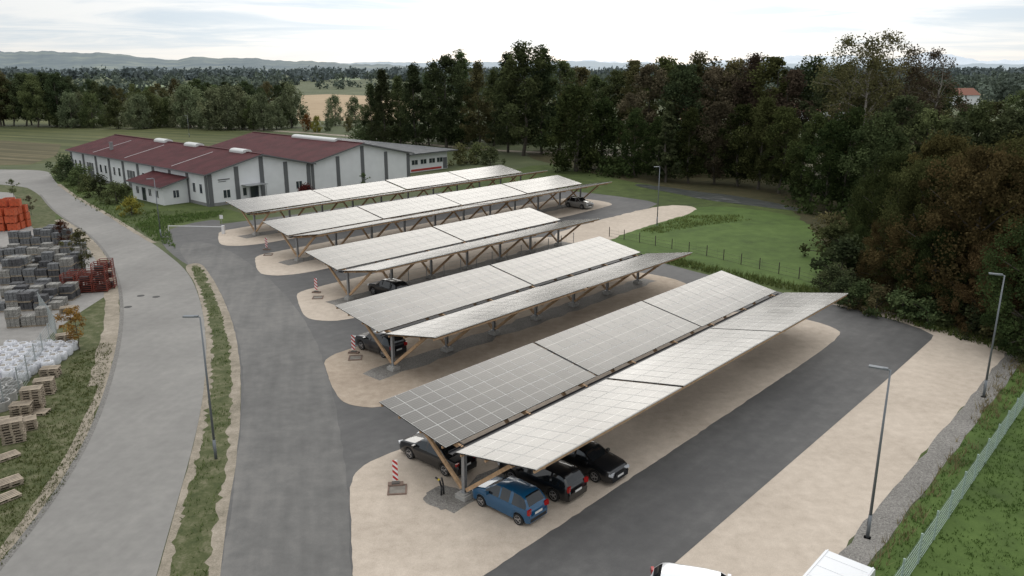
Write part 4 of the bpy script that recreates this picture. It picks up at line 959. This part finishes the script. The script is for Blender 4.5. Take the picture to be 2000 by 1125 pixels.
def inpoly(x, y, poly):
    ins = np.zeros(len(x), bool); n = len(poly)
    for i in range(n):
        a, b2 = poly[i], poly[(i + 1) % n]
        c = ((a.y > y) != (b2.y > y)) & (x < (b2.x - a.x) * (y - a.y) / (b2.y - a.y + 1e-12) + a.x); ins ^= c
    return ins
def grass(name, poly, n, h, wd, lm, label, z=.02, clump=.5):
    global rng
    rng = np.random.default_rng(len(poly) + n)
    xs = [p.x for p in poly]; ys = [p.y for p in poly]
    cx_ = rng.uniform(min(xs), max(xs), n // 6); cy_ = rng.uniform(min(ys), max(ys), n // 6)
    x = np.repeat(cx_, 6) + rng.normal(0, clump, len(cx_) * 6); y = np.repeat(cy_, 6) + rng.normal(0, clump, len(cx_) * 6)
    k = inpoly(x, y, poly); x, y = x[k], y[k]; n = len(x)
    x = np.repeat(x, 3) + rng.normal(0, .04, n * 3); y = np.repeat(y, 3) + rng.normal(0, .04, n * 3); n = n * 3
    a = rng.uniform(0, 6.28, n); hh = h * rng.uniform(.4, 1.3, n); lean = rng.normal(0, .4, (n, 2)) * hh[:, None]
    dx, dy = np.cos(a) * wd, np.sin(a) * wd
    V = np.stack([np.stack([x - dx, y - dy, np.full(n, z)], 1), np.stack([x + dx, y + dy, np.full(n, z)], 1), np.stack([x + lean[:, 0], y + lean[:, 1], z + hh], 1)], 1).reshape(-1, 3)
    me = bpy.data.meshes.new(name); me.vertices.add(3 * n); me.vertices.foreach_set('co', V.ravel()); me.loops.add(3 * n); me.loops.foreach_set('vertex_index', np.arange(3 * n)); me.polygons.add(n)
    me.polygons.foreach_set('loop_start', np.arange(0, 3 * n, 3)); me.update(calc_edges=True)
    at = me.attributes.new('shade', 'FLOAT', 'POINT'); at.data.foreach_set('value', np.repeat(rng.random(n), 3).astype(np.float32))
    me.materials.append(LM[lm]); o = mk(name, me); tag(o, label, 'grass', 'stuff')
LM['grass'] = leafmat('grass_blades', (.050, .080, .021), (.11, .168, .046), .3)
LM['weed'] = leafmat('weed_blades', (.050, .078, .022), (.14, .178, .06), .3)
LM['dry'] = leafmat('dry_blades', (.11, .085, .042), (.26, .21, .12), .3)
grass('grass', medp, 10000, .20, .018, 'weed', 'low patchy weeds on the median', .03, .35)
rg = [AB(18, -8.35), AB(68, -8.45), AB(75, -5), AB(60, 12), AB(20, 2)]
sheet('lawn', rg, .012, m_lawn, 'grass strip around the mesh fence', 'lawn', it=0, amt=.15)
grass('grass', rg, 36000, .14, .02, 'grass', 'long grass around the mesh fence', .012, .3)
grass('grass', [AB(22, -8.5), AB(44, -8.5), AB(69, -9.6), AB(70, -7.5), AB(44, -7.6), AB(22, -7.9)], 9000, .5, .02, 'dry', 'dry tall weeds along the pebble strip', .012, .3)
grass('grass', P([(-40, 1180), (0, 1112), (55, 1045), (125, 945), (176, 845), (203, 755), (222, 672), (200, 670), (140, 700), (60, 850), (-40, 950)]), 12000, .12, .018, 'weed', 'patchy grass on the yard verge', .012, .35)
grass('grass', P([(1640, 575), (1800, 615), (2000, 670), (2000, 700), (1850, 655), (1700, 615), (1560, 572), (1290, 512), (1290, 500)]), 12000, .5, .04, 'weed', 'tall weeds behind the parking lane', .012, .5)
grass('grass', P([(1250, 452), (1340, 422), (1440, 420), (1470, 430), (1380, 440), (1280, 458)]), 3500, .28, .03, 'weed', 'weedy bank beside the gravel patch', .02, .5)
grass('grass', P([(150, 395), (215, 425), (262, 452), (330, 442), (400, 425), (430, 415), (340, 412), (230, 405), (130, 352), (118, 352)]), 6000, .3, .04, 'weed', 'lawn grass beside the hall', .01, .6)
grass('grass', P([(300, 470), (345, 487), (325, 440), (420, 425), (440, 412), (300, 425), (262, 440)]), 5000, .35, .04, 'weed', 'weeds at the lot entrance', .02, .5)

# ------------------------------------------------------------ hills, mountains
def ridge(name, dist, prof, depth, m_, label, rough):
    us = np.linspace(prof[0][0], prof[-1][0], 240); pu, pv = zip(*prof)
    mb = MB(); vs = []; rows = 6; r_ = random.Random(3)
    ph = [r_.uniform(0, 6) for _ in range(6)]
    for u in us:
        v = np.interp(u, pu, pv); top = (130 - v) / F * dist + (21 if v < 129.9 else 0)
        top += rough * (math.sin(u * .05 + ph[0]) + .6 * math.sin(u * .13 + ph[1]) + .4 * math.sin(u * .31 + ph[2]) + .3 * math.sin(u * .77 + ph[3]))
        az = (u - 1000) / F
        for k in range(rows):
            t = k / (rows - 1); y = dist - depth * (1 - t); vs.append((az * y, y, max(-1, top) * math.sin(t * math.pi / 2)))
    n = len(us); fs = [(i * rows + k, (i + 1) * rows + k, (i + 1) * rows + k + 1, i * rows + k + 1) for i in range(n - 1) for k in range(rows - 1)]
    mb.add(vs, fs); o = mk(name, mb.mesh(name, [m_], True)); tag(o, label, 'hills', 'structure')
m_hill = ground('haze_tinted_hills', [(.12, .155, .175), (.155, .19, .20), (.25, .28, .24)], (.02, .006, .0015), (.3, .4, .3), bump=0)  # blue-grey haze painted into the hill colours
m_hill2 = ground('haze_tinted_far_hills', [(.30, .36, .41), (.34, .40, .44), (.38, .43, .46)], (.01, .004, .001), bump=0)  # paler tones hold the thicker haze of these hills
m_mount = ground('haze_tinted_mountains', [(.55, .62, .69), (.59, .65, .71), (.62, .68, .73)], (.001, .0005, .0002), bump=0)  # haze is part of the base colour, almost sky tone
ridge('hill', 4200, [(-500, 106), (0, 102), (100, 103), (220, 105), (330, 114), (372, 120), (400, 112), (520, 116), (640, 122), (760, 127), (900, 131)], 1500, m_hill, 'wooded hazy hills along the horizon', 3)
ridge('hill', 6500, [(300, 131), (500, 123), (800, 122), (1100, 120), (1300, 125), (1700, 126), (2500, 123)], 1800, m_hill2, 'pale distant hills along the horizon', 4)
ridge('mountain', 22000, [(900, 131), (1000, 121), (1180, 119), (1330, 126), (1430, 117), (1560, 109), (1650, 112), (1720, 116), (1790, 104), (1840, 110), (1880, 122), (1950, 116), (2100, 112), (2500, 118)], 4000, m_mount, 'faint mountains in haze-tinted blue', 22)
m_clay = mat('clay_roof', (.20, .085, .055), .8)
def house(p, W, D, he, hp, rz, label):
    root = empty('house', p, rz); tag(root, label, 'house', group='distant village houses')
    mb = MB(); mb.add([(0, 0, 0), (W, 0, 0), (W, 0, he), (0, 0, he), (0, D, 0), (W, D, 0), (W, D, he), (0, D, he), (0, D / 2, hp), (W, D / 2, hp)], [(0, 1, 2, 3), (5, 4, 7, 6), (4, 0, 3, 8, 7), (1, 5, 6, 9, 2)]); mk('wall', mb.mesh('wall', [m_white]), root)
    mb = MB(); mb.add([(-.5, -.5, he - .2), (W + .5, -.5, he - .2), (W + .5, D / 2, hp + .1), (-.5, D / 2, hp + .1), (-.5, D + .5, he - .2), (W + .5, D + .5, he - .2)], [(0, 1, 2, 3), (3, 2, 5, 4)]); mk('roof', mb.mesh('roof', [m_clay]), root)
    for x in (2, 5, 8):
        if x < W - 1: window(root, (x, 0, 2), 1.2, 1.3, 'y'); window(root, (x, 0, 4.6), 1.2, 1.3, 'y')
house(S(1862, 205), 18, 11, 5.5, 9, .3, 'white village house with orange clay roof')
house(S(1330, 262), 9, 8, 5, 8, -.3, 'white house glimpsed between trees')
house(S(1560, 250), 22, 10, 6, 8, .1, 'long white building glimpsed between trees')
house(S(1452, 255), 14, 9, 6, 9, .2, 'white house glimpsed between trees')
